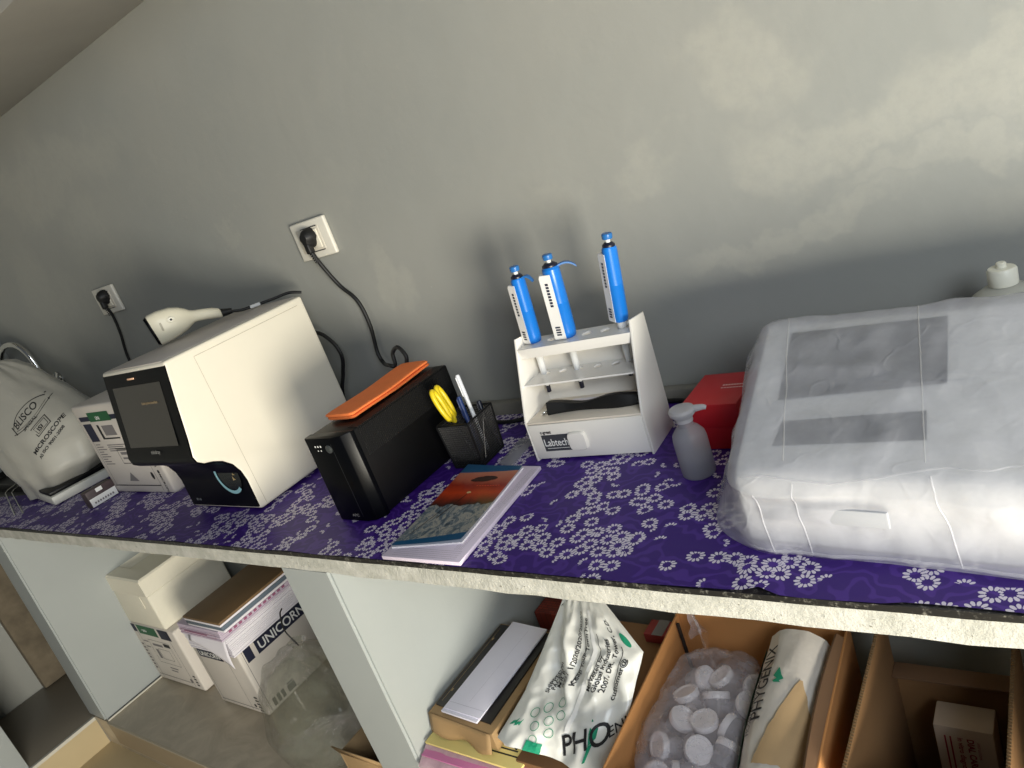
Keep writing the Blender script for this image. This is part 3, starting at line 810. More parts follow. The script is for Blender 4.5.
def pen(label, p0, p1, r, cbody, ccap, split):
    t = thing('pen', label, 'pen', p0)
    P0, P1 = Vector(p0), Vector(p1); d = (P1 - P0)
    q = d.normalized().to_track_quat('Z', 'Y').to_matrix().to_4x4(); L = d.length
    m = Matrix.Translation(P0) @ q
    b = B(); b.lathe([(0, 0), (r * .3, .004), (r, .014), (r, L * split), (0, L * split)], 14, m); b.link('barrel', cbody, t)
    b = B(); b.lathe([(0, L * split), (r * 1.12, L * split), (r * 1.12, L - .003), (r * .8, L), (0, L)], 14, m); c = b.link('cap', ccap, t)
    b = B(); b.box(r * 1.0, r * 1.0 + .002, -.0018, .0018, L * split + .006, L - .004, .0006, m=m); b.link('clip', ccap, c)
pen_white = mat('pen_white', (226, 228, 232), .35)
pen_blue = mat('pen_blue', (30, 52, 104), .35); pen_dark = mat('pen_dark', (18, 22, 38), .35)
pen('white pen leaning in the mesh pen holder behind the yellow scissors', (-1.020, -.215, zh + .006), (-1.041, -.200, 1.077), .0042, pen_white, pen_white, .7)
pen('blue pen in the mesh pen holder beside the white pen', (-1.036, -.222, zh + .006), (-1.046, -.214, 1.035), .0045, pen_blue, pen_blue, .6)
pen('dark short pen in the mesh pen holder against its back side', (-1.012, -.200, zh + .006), (-1.020, -.190, 1.012), .0045, pen_dark, pen_dark, .6)

# ------------------------------------------------------------------ magazine on a sheaf of paper
zp = ct(-.9) + .003
t = thing('paper_pad', 'pale sheaf of printed pages under the colourful magazine', 'paper', (-.91, -.43, zp))
padq = [(-.998, -.5765), (-.8195, -.5745), (-.8440, -.2830), (-1.010, -.2760)]
b = B(); b.prism(padq, 2, zp, zp + .007, .0006); b.link('page_block', mat('lilac_page', (216, 204, 220), .7, var=.04), t)
b = B(); pl = plane((-.998, -.5765, zp + .007), (1, .011, 0), (0, 1, 0))
for i in range(5): b.rect(pl, .02, .165, .006 + i * .005, .0064 + i * .005, .0004)
for i in range(5): b.rect(pl, .158 - i * .0035, .1584 - i * .0035, .03, .28, .0004)
b.link('page_lines', ink_grey, t, smooth=0)
def cover_art():
    k = NT('magazine_cover_print')
    uv = k.n('ShaderNodeTexCoord').outputs['UV']
    s = k.n('ShaderNodeSeparateXYZ', None, Vector=uv); U, Vv = s.outputs[0], s.outputs[1]
    nz = k.noise(9, 6, .72, vec=uv, dist=1.4).outputs['Fac']
    nb = k.noise(7, 3, .6, vec=uv).outputs['Fac']
    arch = k.math('SUBTRACT', Vv, k.math('MULTIPLY', k.math('POWER', k.math('SUBTRACT', U, .5), 2.0), .20))
    v2 = k.math('ADD', Vv, k.math('MULTIPLY', k.math('SUBTRACT', nb, .5), .10))
    sun = k.ramp(v2, [(0, lin((70, 40, 30))), (.46, lin((44, 30, 26))), (.52, lin((120, 44, 26))), (.62, lin((196, 66, 28))), (.72, lin((150, 44, 26))), (.80, lin((188, 100, 72))), (.94, lin((206, 138, 112)))])
    city = k.ramp(nz, [(.30, lin((38, 52, 66))), (.46, lin((104, 118, 126))), (.56, lin((176, 170, 156))), (.68, lin((70, 100, 130)))])
    c = k.mix(k.math('LESS_THAN', v2, .46), sun, city)
    blue = lin((22, 84, 122))
    c = k.mix(k.math('LESS_THAN', k.math('SUBTRACT', Vv, k.math('MULTIPLY', U, .05)), .045), c, blue)
    c = k.mix(k.math('GREATER_THAN', k.math('ADD', Vv, k.math('MULTIPLY', k.math('SUBTRACT', 1.0, U), .05)), .93), c, blue)
    return k.done(k.bsdf(c, .28, 0, .5))
t = thing('magazine', 'colourful magazine with an orange sunset cover on the pale sheaf of paper', 'magazine', (-.93, -.41, zp + .0075))
magq = [(-.990, -.5560), (-.8470, -.5290), (-.8770, -.2920), (-1.0250, -.2800)]
zm = zp + .0075
bm = bmesh.new(); uvl = bm.loops.layers.uv.new('UVMap')
NM = 16
def magp(u, v):
    p = [Vector((*magq[i], 0)) for i in range(4)]
    q = (p[0] * (1 - u) + p[1] * u) * (1 - v) + (p[3] * (1 - u) + p[2] * u) * v
    q.z = zm + .004 + .003 * (u ** 3) + .003 * (1 - v) ** 6; return q
vv = [[bm.verts.new(magp(i / NM, j / NM)) for j in range(NM + 1)] for i in range(NM + 1)]
for i in range(NM):
    for j in range(NM):
        f = bm.faces.new((vv[i][j], vv[i + 1][j], vv[i + 1][j + 1], vv[i][j + 1]))
        for l, (a, c) in zip(f.loops, ((i, j), (i + 1, j), (i + 1, j + 1), (i, j + 1))): l[uvl].uv = (a / NM, c / NM)
me = bpy.data.meshes.new('cover'); bm.to_mesh(me); bm.free(); me.materials.append(cover_art())
o = bpy.data.objects.new('cover', me); COL.objects.link(o); o.parent = t; me.transform(world_of(t).inverted())
b = B()
ring = lambda dz: [magp(u, v) + Vector((0, 0, dz)) for u, v in [(i / 8, 0) for i in range(8)] + [(1, i / 8) for i in range(8)] + [(1 - i / 8, 1) for i in range(8)] + [(0, 1 - i / 8) for i in range(8)]]
top = [Vector((p.x, p.y, zm + .0034)) for p in ring(0)]; bot = [Vector((p.x, p.y, zm)) for p in top]
b.rings([bot, top]); b.link('page_block', paper, t)
b = B()
def magm(u, v): return magp(u, v) + Vector((0, 0, .0006))
for (cu, cv, ru, rv) in ((.52, .80, .16, .035), (.62, .815, .13, .03), (.42, .785, .10, .02), (.56, .825, .09, .02)): b.poly([magm(cu + ru * math.cos(a), cv + rv * math.sin(a)) for a in [2 * math.pi * k / 20 for k in range(20)]])
b.link('cover_tree', mat('cover_dark', (58, 34, 28), .4), t, smooth=0)
b = B(); b.poly([magm(.30, .30), magm(.315, .30), magm(.47, .60), magm(.455, .60)]); b.poly([magm(.12, .12), magm(.13, .12), magm(.34, .50), (magm(.33, .5))])
b.link('cover_reeds', mat('cover_dark', (58, 34, 28), .4), t, smooth=0)
b = B(); b.poly([magm(.47 + .035 * math.cos(a), .62 + .013 * math.sin(a)) for a in [2 * math.pi * k / 16 for k in range(16)]])
b.link('cover_moon', mat('cover_cream', (210, 184, 130), .4), t, smooth=0)
b = B()
for i in range(9): b.poly([magm(.50 + i * .045, .70 + .004), magm(.53 + i * .045, .704), magm(.53 + i * .045, .714), magm(.50 + i * .045, .714)])
b.link('cover_caption', mat('cover_orange', (226, 92, 60), .4), t, smooth=0)

# clear strip lying by the rack
b = B(); zs = ct(-.94) + .003
b.prism([(-.962, -.262), (-.922, -.272), (-.934, -.165), (-.975, -.160)], 2, zs, zs + .0025, .0005)
t = b.link('document_sleeve', film('clear_sleeve_film', (190, 190, 196), .45, .15, .3, .05))
tag(t, 'clear plastic sleeve lying on the cloth between pen holder and rack', 'plastic sleeve')

# ------------------------------------------------------------------ pipette rack
zr = ct(-.75) + .0016
RX = 4.0
t = thing('pipette_rack', 'white acrylic pipette rack with a drawer and dark printed badge', 'rack', (-.7515, -.2435, zr), RX)
acr = mat('white_acrylic', (234, 230, 222), .22, var=.015)
W2 = .1218
side = [(0, 0), (.110, 0), (.122, .222), (.064, .2285), (.056, .221), (.001, .082)]
side = [(0, 0), (.108, 0), (.120, .2215), (.062, .2290), (.002, .080)]
for s in (-1, 1):
    b = B(); x = s * W2; b.prism(side, 0, min(x, x - s * .004), max(x, x - s * .004), .0006); b.link('side_panel', acr, t, local=True)
def holed(b, x0, x1, y0, y1, z0, z1, holes):
    """plate with round holes: each hole sits in its own cell"""
    xs = [x0] + [(holes[i][0] + holes[i + 1][0]) / 2 for i in range(len(holes) - 1)] + [x1]
    for i, (hx, hy, hr) in enumerate(holes):
        a0, a1 = xs[i], xs[i + 1]; n = 32
        for z, up in ((z0, -1), (z1, 1)):
            pass
        def per(k):
            a = 2 * math.pi * (k + .5) / n; c, s_ = math.cos(a), math.sin(a)
            tx = ((a1 - hx) / c if c > 0 else (a0 - hx) / c) if abs(c) > 1e-9 else 1e9
            ty = ((y1 - hy) / s_ if s_ > 0 else (y0 - hy) / s_) if abs(s_) > 1e-9 else 1e9
            tt = min(tx, ty); return (hx + c * tt, hy + s_ * tt), (hx + c * hr, hy + s_ * hr)
        cn = [(a1, y1), (a0, y1), (a0, y0), (a1, y0)]
        P = []
        for k in range(n):
            P.append(per(k))
        for k in range(n):
            (o1, i1), (o2, i2) = P[k], P[(k + 1) % n]
            mid = []
            if abs(o1[0] - o2[0]) > 1e-7 and abs(o1[1] - o2[1]) > 1e-7:
                mid = [min(cn, key=lambda c: (c[0] - o1[0]) ** 2 + (c[1] - o1[1]) ** 2 + (c[0] - o2[0]) ** 2 + (c[1] - o2[1]) ** 2)]
            lp = [o1] + mid + [o2]
            b.poly([(*p, z1) for p in lp] + [(*i2, z1), (*i1, z1)]); b.poly(([(*p, z0) for p in lp] + [(*i2, z0), (*i1, z0)])[::-1])
            b.poly([(*i1, z0), (*i2, z0), (*i2, z1), (*i1, z1)])
    b.poly([(x0, y0, z0), (x1, y0, z0), (x1, y0, z1), (x0, y0, z1)]); b.poly([(x0, y1, z0), (x1, y1, z0), (x1, y1, z1), (x0, y1, z1)])
HXs = [-.096, -.058, -.022, .017, .055, .091]
b = B(); holed(b, -W2 + .004, W2 - .004, .056, .119, .205, .209, [(x, .0905, .0105) for x in HXs])
b.box(-W2 + .004, W2 - .004, .054, .057, .190, .209, .0005)
b.link('top_shelf', acr, t, local=True, smooth=30)
b = B(); holed(b, -W2 + .004, W2 - .004, .036, .112, .140, .143, [(x, .0905, .0085) for x in HXs]); b.link('middle_shelf', mat('frosted_acrylic', (226, 224, 220), .2), t, local=True, smooth=30)
b = B(); b.prism([(.1060, .076), (.1100, .076), (.1195, .205), (.1165, .205)], 0, -W2 + .004, W2 - .004); b.link('back_panel', acr, t, local=True)
b = B(); b.box(-W2 + .004, W2 - .004, .002, .108, .0765, .080, .0006); b.link('deck', mat('deck_acrylic', (226, 216, 200), .3), t, local=True)
b = B(); b.box(-W2 + .0045, W2 - .0045, .0003, .106, .004, .0755, .0012)
dw = b.link('drawer', acr, t, local=True)
b = B(); rr = []
for y, sc in ((.001, 1.0), (-.004, 1.0), (-.0065, .92), (-.007, .6)):
    rr.append([(-.018 + .019 * sc * math.copysign(abs(math.cos(a)) ** .45, math.cos(a)), y, .0385 + .0185 * sc * math.copysign(abs(math.sin(a)) ** .45, math.sin(a))) for a in [2 * math.pi * k / 32 for k in range(32)]])
b.rings(rr); b.link('pull_tab', acr, dw, local=True)
dpl = (Vector((-W2, .0003, 0)), Vector((1, 0, 0)), Vector((0, 0, 1)), Vector((0, -1, 0)))
b = B(); b.rect(dpl, .028, .086, .020, .054, .0008); b.link('badge', mat('badge_grey', (58, 60, 66), .4), dw, local=True, smooth=0)
b = B(); b.text('Labtech', dpl, .0300, .0310, .0210, .0014, bold=.012, sx=.80); b.rect(dpl, .034, .082, .0255, .0265, .0014); b.link('badge_text', ink_white, dw, local=True, smooth=0, recalc=False)
b = B(); b.text('c-great', dpl, .028, .0570, .0085, .0010, bold=.03); b.link('small_print', ink, dw, local=True, smooth=0, recalc=False)

# pipettes
pblue = mat('pipette_blue', (22, 112, 200), .3, var=.03); pbl2 = mat('pipette_cap_blue', (38, 104, 170), .35)
pdark = mat('pipette_navy', (18, 20, 40), .4)
rackM = world_of(t)
def pipette(label, hx, wscale, zoff, yaw, hook, H, tilt):
    p = rackM @ Vector((hx, .0905, 0)); zb = zr + .209 + zoff
    t = thing('pipette', label, 'pipette', (p.x, p.y, zb), yaw, None)
    t.rotation_euler = (Matrix.Rotation(R(tilt), 3, 'Y') @ Matrix.Rotation(R(yaw), 3, 'Z')).to_euler()
    r = .0125 * wscale
    b = B(); b.lathe([(0, 0), (r * .86, 0), (r * .95, .003), (r, .012), (r, H * .5), (r * 1.01, H * .502), (r * 1.01, H * .508), (r, H * .51), (r * .97, H - .004), (r * .80, H), (0, H)], 28, None, 1.0, 1.12)
    b.link('grip', pblue, t, local=True)
    # white label plate on the left flank
    b = B(); rr = []
    for z, k in ((.001, .9), (.004, 1.0), (H - .016, 1.0), (H - .011, .7)):
        rr.append([(-r * 1.12 - .006 * k, -r * .55, z), (-r * .2, -r * 1.16, z), (-r * .2, -r * .3, z), (-r * .9, r * .35, z), (-r * 1.12 - .006 * k, r * .2, z)])
    b.rings(rr); b.link('label_plate', mat('label_white', (232, 230, 226), .4), t, local=True)
    pl = plane((-r * 1.12 - .006, -r * .55, 0), (0, 0, 1), (-.55, .55, 0)); 
    L0 = Vector((-r * 1.12 - .006, -r * .55, 0)); L1 = Vector((-r * .2, -r * 1.16, 0)); U = (L1 - L0).normalized()
    pl = (L0, Vector((0, 0, -1)), U, Vector((U.y, -U.x, 0)))
    wd = (L1 - L0).length
    b = B()
    for i in range(8): b.rect(pl, -(H - .026) + i * .0058, -(H - .026) + i * .0058 + .0040, wd * .40, wd * .66, .0006)
    b.link('label_print', ink_navy, t, local=True, smooth=0)
    b = B()
    for i in range(4): b.rect(pl, -.026 + i * .0048, -.026 + i * .0048 + .003, wd * .30, wd * .72, .0006)
    b.link('label_code', ink_navy, t, local=True, smooth=0)
    b = B(); b.lathe([(0, H - .002), (r * .84, H - .002), (r * .84, H + .003), (r * .5, H + .007), (0, H + .007)], 20); b.link('collar', pdark, t, local=True)
    b = B(); b.lathe([(0, H + .005), (.0042, H + .005), (.0042, H + .016), (0, H + .016)], 16); b.link('plunger_stem', mat('stem_white', (228, 228, 224), .4), t, local=True)
    b = B(); b.lathe([(0, H + .013), (.0085, H + .013), (.0092, H + .015), (.0092, H + .021), (.008, H + .0225), (0, H + .0225)], 20); b.link('plunger_cap', pbl2, t, local=True)
    if hook:
        b = B(); rr = []
        for k in range(11):
            f = k / 10
            x = r * .6 + hook * f; z = H - .004 + .005 * math.sin(f * 2.2) - .012 * f ** 3
            rr.append([(x, -.006 * (1 - .3 * f), z), (x, .006 * (1 - .3 * f), z), (x, .006 * (1 - .3 * f), z + .003), (x, -.006 * (1 - .3 * f), z + .003)])
        b.rings(rr); b.link('finger_hook', pbl2, t, local=True)
    b = B(); b.lathe([(0, .0), (.0088, .0), (.0085, -.010), (.0072, -.016), (.0066, -.058), (.0042, -.080), (.0040, -.095), (0, -.095)], 20); b.link('shaft', mat('shaft_white', (226, 226, 224), .35), t, local=True)
    b = B(); b.lathe([(0, -.093), (.0046, -.093), (.0043, -.107), (0, -.107)], 16); b.link('tip_cone', pdark, t, local=True)
pipette('blue pipette with curled dark hook standing first in the white rack', HXs[0], 1.10, .001, 8, .022, .128, 4)
pipette('stout blue pipette with long curved finger hook, second in the rack', HXs[2], 1.34, .001, 30, .036, .135, 4)
pipette('blue pipette with no hook seen, raised alone at the rack end', HXs[5], 1.05, .013, -6, 0, .135, 8)
# limp black strap and card on the rack deck
t = thing('rubber_strap', 'limp black rubber strap lying wavy on the deck of the white rack', 'strap', tuple(rackM @ Vector((0, .05, .08))), RX)
b = B(); rr = []
for i in range(41):
    f = i / 40; x = -.082 + .196 * f; y = -.012 + .006 * math.sin(f * 6.5) + .012 * f; wv = .006 + .0058 * math.sin(f * 8.5 + 1.9)
    z0_ = .0012; tw = .020 + .003 * math.sin(f * 9)
    rr.append([(x, y - tw * .5, z0_), (x, y + tw * .42, z0_ + .003 + wv), (x, y + tw * .5, z0_ + .010 + wv), (x, y - tw * .2, z0_ + .012 + wv), (x, y - tw * .56, z0_ + .005)])
b.rings(rr); b.link('strap_band', black_rubber, t, local=True, smooth=50)
b = B(); b.tube([(-.080, -.016, .004), (-.094, -.022, .003), (-.096, -.012, .003), (-.080, -.006, .006)], .0016, 6); b.link('wire_buckle', chrome, t, local=True)
b = B(); b.X = rackM; b.prism([(-.06, .062), (.03, .058), (.034, .088), (-.055, .092)], 2, .0806, .0816)
tag(b.link('paper_slip', paper), 'small white paper slip on the rack deck behind the black strap', 'paper slip')

# ------------------------------------------------------------------ dropper bottle
zb = ct(-.52) + .0016
bc = (-.5215, -.300)
clearp = NT('translucent_bottle'); 
def poly_plastic(name, c, op):
    k = NT(name)
    d = k.n('ShaderNodeBsdfPrincipled'); d.inputs['Base Color'].default_value = lin(c); d.inputs['Roughness'].default_value = .3
    tl = k.n('ShaderNodeBsdfTranslucent', None, Color=lin(c)); tr = k.n('ShaderNodeBsdfTransparent', None, Color=lin((235, 236, 240)))
    m = k.n('ShaderNodeMixShader', None, i0=.4, i1=d.outputs[0], i2=tl.outputs[0])
    m2 = k.n('ShaderNodeMixShader', None, i0=op, i1=tr.outputs[0], i2=m.outputs[0]); return k.done(m2.outputs[0])
milky = poly_plastic('milky_plastic', (226, 226, 226), .34)
t = thing('dropper_bottle', 'small milky dropper bottle with spouted cap standing before the red box', 'bottle', (*bc, zb))
b = B(); b.lathe([(0, 0), (.024, 0), (.0265, .003), (.0270, .012), (.0270, .062), (.0255, .072), (.019, .081), (.0125, .086), (.0120, .098), (0, .098)], 32, Matrix.Translation((*bc, zb))); b.link('body', milky, t)
b = B(); b.lathe([(0, .003), (.0245, .003), (.0250, .010), (.0250, .034), (0, .034)], 28, Matrix.Translation((*bc, zb))); b.link('liquid', poly_plastic('clear_liquid', (200, 202, 210), .28), t)
b = B(); b.lathe([(0, .094), (.0135, .094), (.0135, .100), (.0205, .107), (.0215, .112), (.019, .116), (.010, .118), (0, .118)], 30, Matrix.Translation((*bc, zb)))
b.tube([(bc[0] + .012, bc[1] + .003, zb + .112), (bc[0] + .030, bc[1] + .008, zb + .112), (bc[0] + .036, bc[1] + .010, zb + .110)], lambda f: .0062 - .003 * f, 10); b.link('spout_cap', poly_plastic('milky_cap', (214, 212, 212), .85), t)

# ------------------------------------------------------------------ red box
zq = ct(-.52) + .0016
t = thing('red_box', 'flat-topped red box behind the dropper bottle, beside the covered machine', 'box', (-.52, -.17, zq))
redm = mat('red_card', (186, 24, 30), .42, var=.05)
b = B(); b.box(-.562, -.468, -.225, -.105, zq, zq + .060, .0015); b.link('base', redm, t)
b = B(); b.box(-.564, -.466, -.227, -.103, zq + .040, zq + .083, .002); b.link('lid', redm, t)
b = B(); pl = plane((-.564, -.227, zq + .083), (1, 0, 0), (0, 1, 0))
for i in range(9): b.rect(pl, .052 + i * .0048, .0556 + i * .0048, .070, .0745, .0005)
for i in range(8): b.rect(pl, .052 + i * .0052, .0562 + i * .0052, .060, .0630, .0005)
b.link('lid_print', mat('print_pale', (236, 200, 196), .5), t, smooth=0)

# ------------------------------------------------------------------ covered machine
zm0 = ct(-.2) + .002
t = thing('bench_machine', 'pale bench machine with dark display panels, seen through its clear cover', 'machine', (-.18, -.32, zm0))
mp = [(-.175, zm0), (-.172, 1.086), (-.192, 1.091), (-.455, 1.008), (-.470, .998), (-.474, zm0)]
mwhite = mat('machine_white', (226, 226, 224), .4, var=.02)
def skew(v):
    return .042 * min(1.05, max(0, (-.185 - v.y) / .285)) * max(0, min(1, (.20 - v.x) / .6))
b = B(); b.prism(mp, 0, -.405, .20, .008, 3)
for v in b.bm.verts: v.co.x += skew(v.co)
b.link('housing', mwhite, t)
topn = Vector((0, -.083, .263)).normalized(); topn = Vector((0, -.3013, .9535))
tpl = (Vector((0, -.192, 1.091)), Vector((1, 0, 0)), Vector((0, .9535, .3013)), topn)
def top_pt(x, y): return Vector((x, y, 1.091 + (y + .192) * .316))
def quad(b, P, off):
    b.poly([top_pt(*p) + topn * off for p in P])
b = B(); quad(b, [(-.340, -.342), (-.140, -.3216), (-.157, -.2015), (-.3587, -.2092)], .0016); b.link('display_bezel', mat('bezel_grey', (44, 46, 48), .35), t, smooth=0)
b = B(); quad(b, [(-.322, -.326), (-.172, -.310), (-.186, -.216), (-.340, -.222)], .0024); b.link('display', mat('display_glass', (74, 76, 78), .2), t, smooth=0)
b = B(); quad(b, [(-.324, -.4214), (-.148, -.4093), (-.1553, -.3648), (-.3228, -.380)], .0016); b.link('keypad_strip', mat('keypad_grey', (54, 56, 56), .4), t, smooth=0)
b = B(); b.box(-.33, -.18, -.484, -.474, .950, .972, .002); b.link('front_slot', mat('slot_grey', (170, 172, 176), .4), t)
# the loose clear-white cover
cover_white = film('machine_cover_film', (222, 222, 228), .55, .24, .30, .45, 13, .12, .24)
CX0, CX1 = -.418, .215
def ztop(y): return 1.0965 + (y + .185) * .318 if y < -.185 else 1.0965
b = B(); rr = []
def ringpts(d, zf, flare, n=220):
    """rounded rectangle inset by d; flare widens it towards the hem"""
    x0, x1, y0, y1 = CX0 + d - flare * 1.35, CX1 - d, -.474 + d - flare * .35, -.162 - d + flare * .3
    rad = max(.004, .035 - d) + flare * 1.5
    rad = min(rad, (x1 - x0) / 2 - .001, (y1 - y0) / 2 - .001)
    P = []
    Ls = [(x1 - x0 - 2 * rad), (y1 - y0 - 2 * rad)]
    per = 2 * (Ls[0] + Ls[1]) + 2 * math.pi * rad
    for k in range(n):
        s = per * k / n
        for side_i in range(4):
            L = Ls[side_i % 2]
            if s < L:
                q = {0: (x0 + rad + s, y0), 1: (x1, y0 + rad + s), 2: (x1 - rad - s, y1), 3: (x0, y1 - rad - s)}[side_i]; break
            s -= L
            A = math.pi / 2 * rad
            if s < A:
                c = {0: (x1 - rad, y0 + rad, -90), 1: (x1 - rad, y1 - rad, 0), 2: (x0 + rad, y1 - rad, 90), 3: (x0 + rad, y0 + rad, 180)}[side_i]
                a = R(c[2]) + s / rad; q = (c[0] + rad * math.cos(a), c[1] + rad * math.sin(a)); break
            s -= A
        else: q = (x0 + rad, y0)
        P.append((q[0], q[1], zf(q[0], q[1])))
    return P
zhem = zm0 + .001
levels = []
for i in range(26):
    tt = i / 25
    fl = .038 * (1 - tt) ** 1.2
    levels.append(ringpts(0, lambda x, y, tt=tt: zhem + (ztop(y) - .014 - zhem) * tt, fl))
for d, dz in ((.0015, .009), (.004, .0055), (.008, .0025), (.014, .0006)): levels.append(ringpts(d, lambda x, y, dz=dz: ztop(y) - dz, 0))
for i in range(1, 24):
    d = .014 + (.150 - .014) * i / 23
    levels.append(ringpts(d, lambda x, y: ztop(y), 0))
fin = []
for li, ring in enumerate(levels):
    out = []
    for (x, y, z) in ring:
        p = Vector((x, y, z)); tt = li / 25
        side_f = 1.0 if li < 26 else 0.0
        w = wr((x, y, z), 7, .006 * side_f + .002) + max(0, ridge((x * 1.3, y * 2, z), 6, .0075)) * (.9 if side_f else .75) + max(0, ridge((x + y * .6, y - z, z), 14, .0035)) * .8 + wr((x, y, z), 30, .0020)
        nrm = Vector((x - max(CX0 + .05, min(x, CX1 - .05)), (y + .3) * .9, 0))
        if li < 26:
            nn = Vector((0, -1, 0)) if y < -.40 else (Vector((-1, 0, 0)) if x < CX0 + .04 else (Vector((1, 0, 0)) if x > .15 else Vector((0, 1, 0))))
            k = 1 if li > 0 else .4
            p += nn * (w * k + .002)
            # horizontal tuck where the top panel meets the front skirt
            if y < -.40: p += nn * (.005 * math.exp(-((z - 1.0 + .012 * math.sin(x * 14)) / .006) ** 2)) + nn * (.004 * math.exp(-((z - .955 - .03 * math.sin((x + .35) * 8)) / .012) ** 2))
            if li < 2: p.z = max(p.z, zhem - .0005)
        else:
            p.z += abs(w) * .9 + .0005
        out.append(p)
    fin.append(out)
b.rings(fin, cap0=False, cap1=True)
for v in b.bm.verts: v.co.x += skew(v.co)
cov2 = b.link('machine_cover', cover_white, None, smooth=70)
tag(cov2, 'loose wrinkled translucent white plastic cover over the bench machine', 'dust cover')
bv2 = bvh_of(cov2)
# heat-sealed seams and fold lines of the cover
seam_mat = film('seam_film', (232, 232, 236), .34, .3, .3, .1)
def seam(pts, w, direction, lift=.0012):
    b = B(); P = []
    dn = Vector(direction).normalized()
    for i in range(len(pts) - 1):
        for k in range(14):
            q = Vector(pts[i]).lerp(Vector(pts[i + 1]), k / 14); P.append(q)
    P.append(Vector(pts[-1])); V = []
    for i, q in enumerate(P):
        h = bv2.ray_cast(q - dn * .3, dn)
        c = h[0] if h[0] else q
        tg = (P[min(i + 1, len(P) - 1)] - P[max(i - 1, 0)]).normalized(); s = tg.cross(dn).normalized()
        V.append((b._v(c - dn * lift + s * w / 2), b._v(c - dn * (lift + .0012)), b._v(c - dn * lift - s * w / 2)))
    for a, c in zip(V, V[1:]):
        b.face((a[0], c[0], c[1], a[1])); b.face((a[1], c[1], c[2], a[2]))
    b.link('seam', seam_mat, cov2, smooth=60, recalc=False)
DN = (0, .30, -.954)
seam([(-.371, -.18, 1.1), (-.298, -.456, 1.02)], .0020, DN); seam([(-.193, -.187, 1.1), (-.142, -.450, 1.02)], .0020, DN)
FD = (0, 1, 0)
seam([(-.352, -.55, 1.002), (-.325, -.55, 1.006), (-.24, -.55, 1.000), (-.137, -.55, 1.014), (-.06, -.55, 1.016), (.1, -.55, 1.02)], .0020, FD)
seam([(-.135, -.55, 1.010), (-.120, -.60, .96), (-.112, -.60, .915)], .0020, FD); seam([(-.330, -.55, .99), (-.323, -.60, .94), (-.316, -.60, .912)], .0018, FD)
seam([(-.283, -.55, 1.0), (-.278, -.60, .96), (-.270, -.60, .912)], .0016, FD)
seam([(-.405, -.60, .912), (-.30, -.60, .912), (-.15, -.60, .9145), (.1, -.60, .917)], .0070, FD)

# the machine and its cover stand slightly turned from the wall
TURN = Matrix.Translation((-.41, -.2, 0)) @ Matrix.Rotation(R(-5), 4, 'Z') @ Matrix.Translation((.41, .2, 0))
mt = bpy.data.objects['bench_machine']; mt.location = TURN @ mt.location; mt.rotation_euler = (0, 0, R(-5))
cov2.matrix_world = TURN
# ------------------------------------------------------------------ bottle behind the machine
zj = ct(-.1) + .0016
t = thing('wash_bottle', 'white capped plastic bottle standing behind the covered machine by the wall', 'bottle', (-.106, -.085, zj - .0))
pe = poly_plastic('white_polythene', (216, 216, 206), .9)
m = Matrix.Translation((-.106, -.085, zj - .0))
b = B(); b.lathe([(0, 0), (.050, 0), (.054, .004), (.054, .120), (.050, .140), (.040, .157), (.026, .167), (.0145, .171), (.0145, .178), (0, .178)], 36, m @ Matrix.Scale(.965, 4, (0, 0, 1))); b.link('body', pe, t)
m = m @ Matrix.Translation((0, 0, -.0065))
b = B(); b.lathe([(0, .172), (.0180, .172), (.0185, .174), (.0185, .193), (.0165, .196), (.006, .1965), (0, .1965)], 30, m); cp = b.link('cap', mat('cap_white', (226, 224, 208), .4), t)
b = B(); b.lathe([(0, .196), (.0065, .196), (.0065, .2025), (.005, .204), (0, .204)], 18, m); b.link('cap_stud', mat('cap_white', (226, 224, 208), .4), cp)

# ------------------------------------------------------------------ under the counter, far bay
def front_strip(b, pl, W, H):
    def fr(mi, u0, u1, v0, v1, o=.0006): b.mi = mi; b.rect(pl, u0 * W, u1 * W, v0 * H, v1 * H, o)
    fr(4, .05, .14, .86, .99); fr(1, .17, .60, .84, .99); fr(4, .65, .88, .83, .99)
    b.mi = 2; b.text('\u00b7\u00b7UNI\u00b7\u00b7', pl, .25 * W, .89 * H, .06 * H, .001, bold=.03)
    b.mi = 0; b.outline(pl, .28 * W, .74 * W, .36 * H, .76 * H, .0014); b.outline(pl, .42 * W, .66 * W, .44 * H, .62 * H, .0014)
    fr(0, .60, .74, .68, .74); fr(3, .34, .56, .66, .70); fr(3, .34, .40, .44, .60); fr(3, .44, .62, .28, .30); fr(3, .44, .58, .23, .25)
    fr(0, .06, .80, .10, .107); fr(3, .13, .135, .05, .95); fr(3, .82, .826, .04, .98)
    fr(3, .15, .26, .70, .72); fr(3, .15, .24, .6, .62)
    b.disc(pl, .80 * W, .14 * H, .010, n=14); b.mi = 0
    for i in range(4): fr(0, .885, .935, .08 + i * .05, .105 + i * .05)
    for i in range(8): fr(3, .05, .10, .2 + i * .06, .235 + i * .06)
carton('shipping_carton', 'white carton with a green header strip carrying the foam box', -3.032, -2.695, -.338, -.03, .0015, .275, front_strip)
def front_unicorn(b, pl, W, H):
    def fr(mi, u0, u1, v0, v1, o=.0006): b.mi = mi; b.rect(pl, u0 * W, u1 * W, v0 * H, v1 * H, o)
    fr(4, .10, .62, .76, .90); fr(4, .66, .70, .76, .90); fr(4, .74, .80, .76, .90)
    b.mi = 2; b.text('UNICORN', pl, .13 * W, .785 * H, .10 * H, .0012, bold=.02)
    fr(3, .08, .086, .03, .97); fr(3, .70, .706, .03, .74); fr(0, .06, .84, .07, .078)
    b.disc(pl, .80 * W, .12 * H, .007, n=12)
    for i in range(5): fr(0, .86, .93, .05 + i * .05, .075 + i * .05)
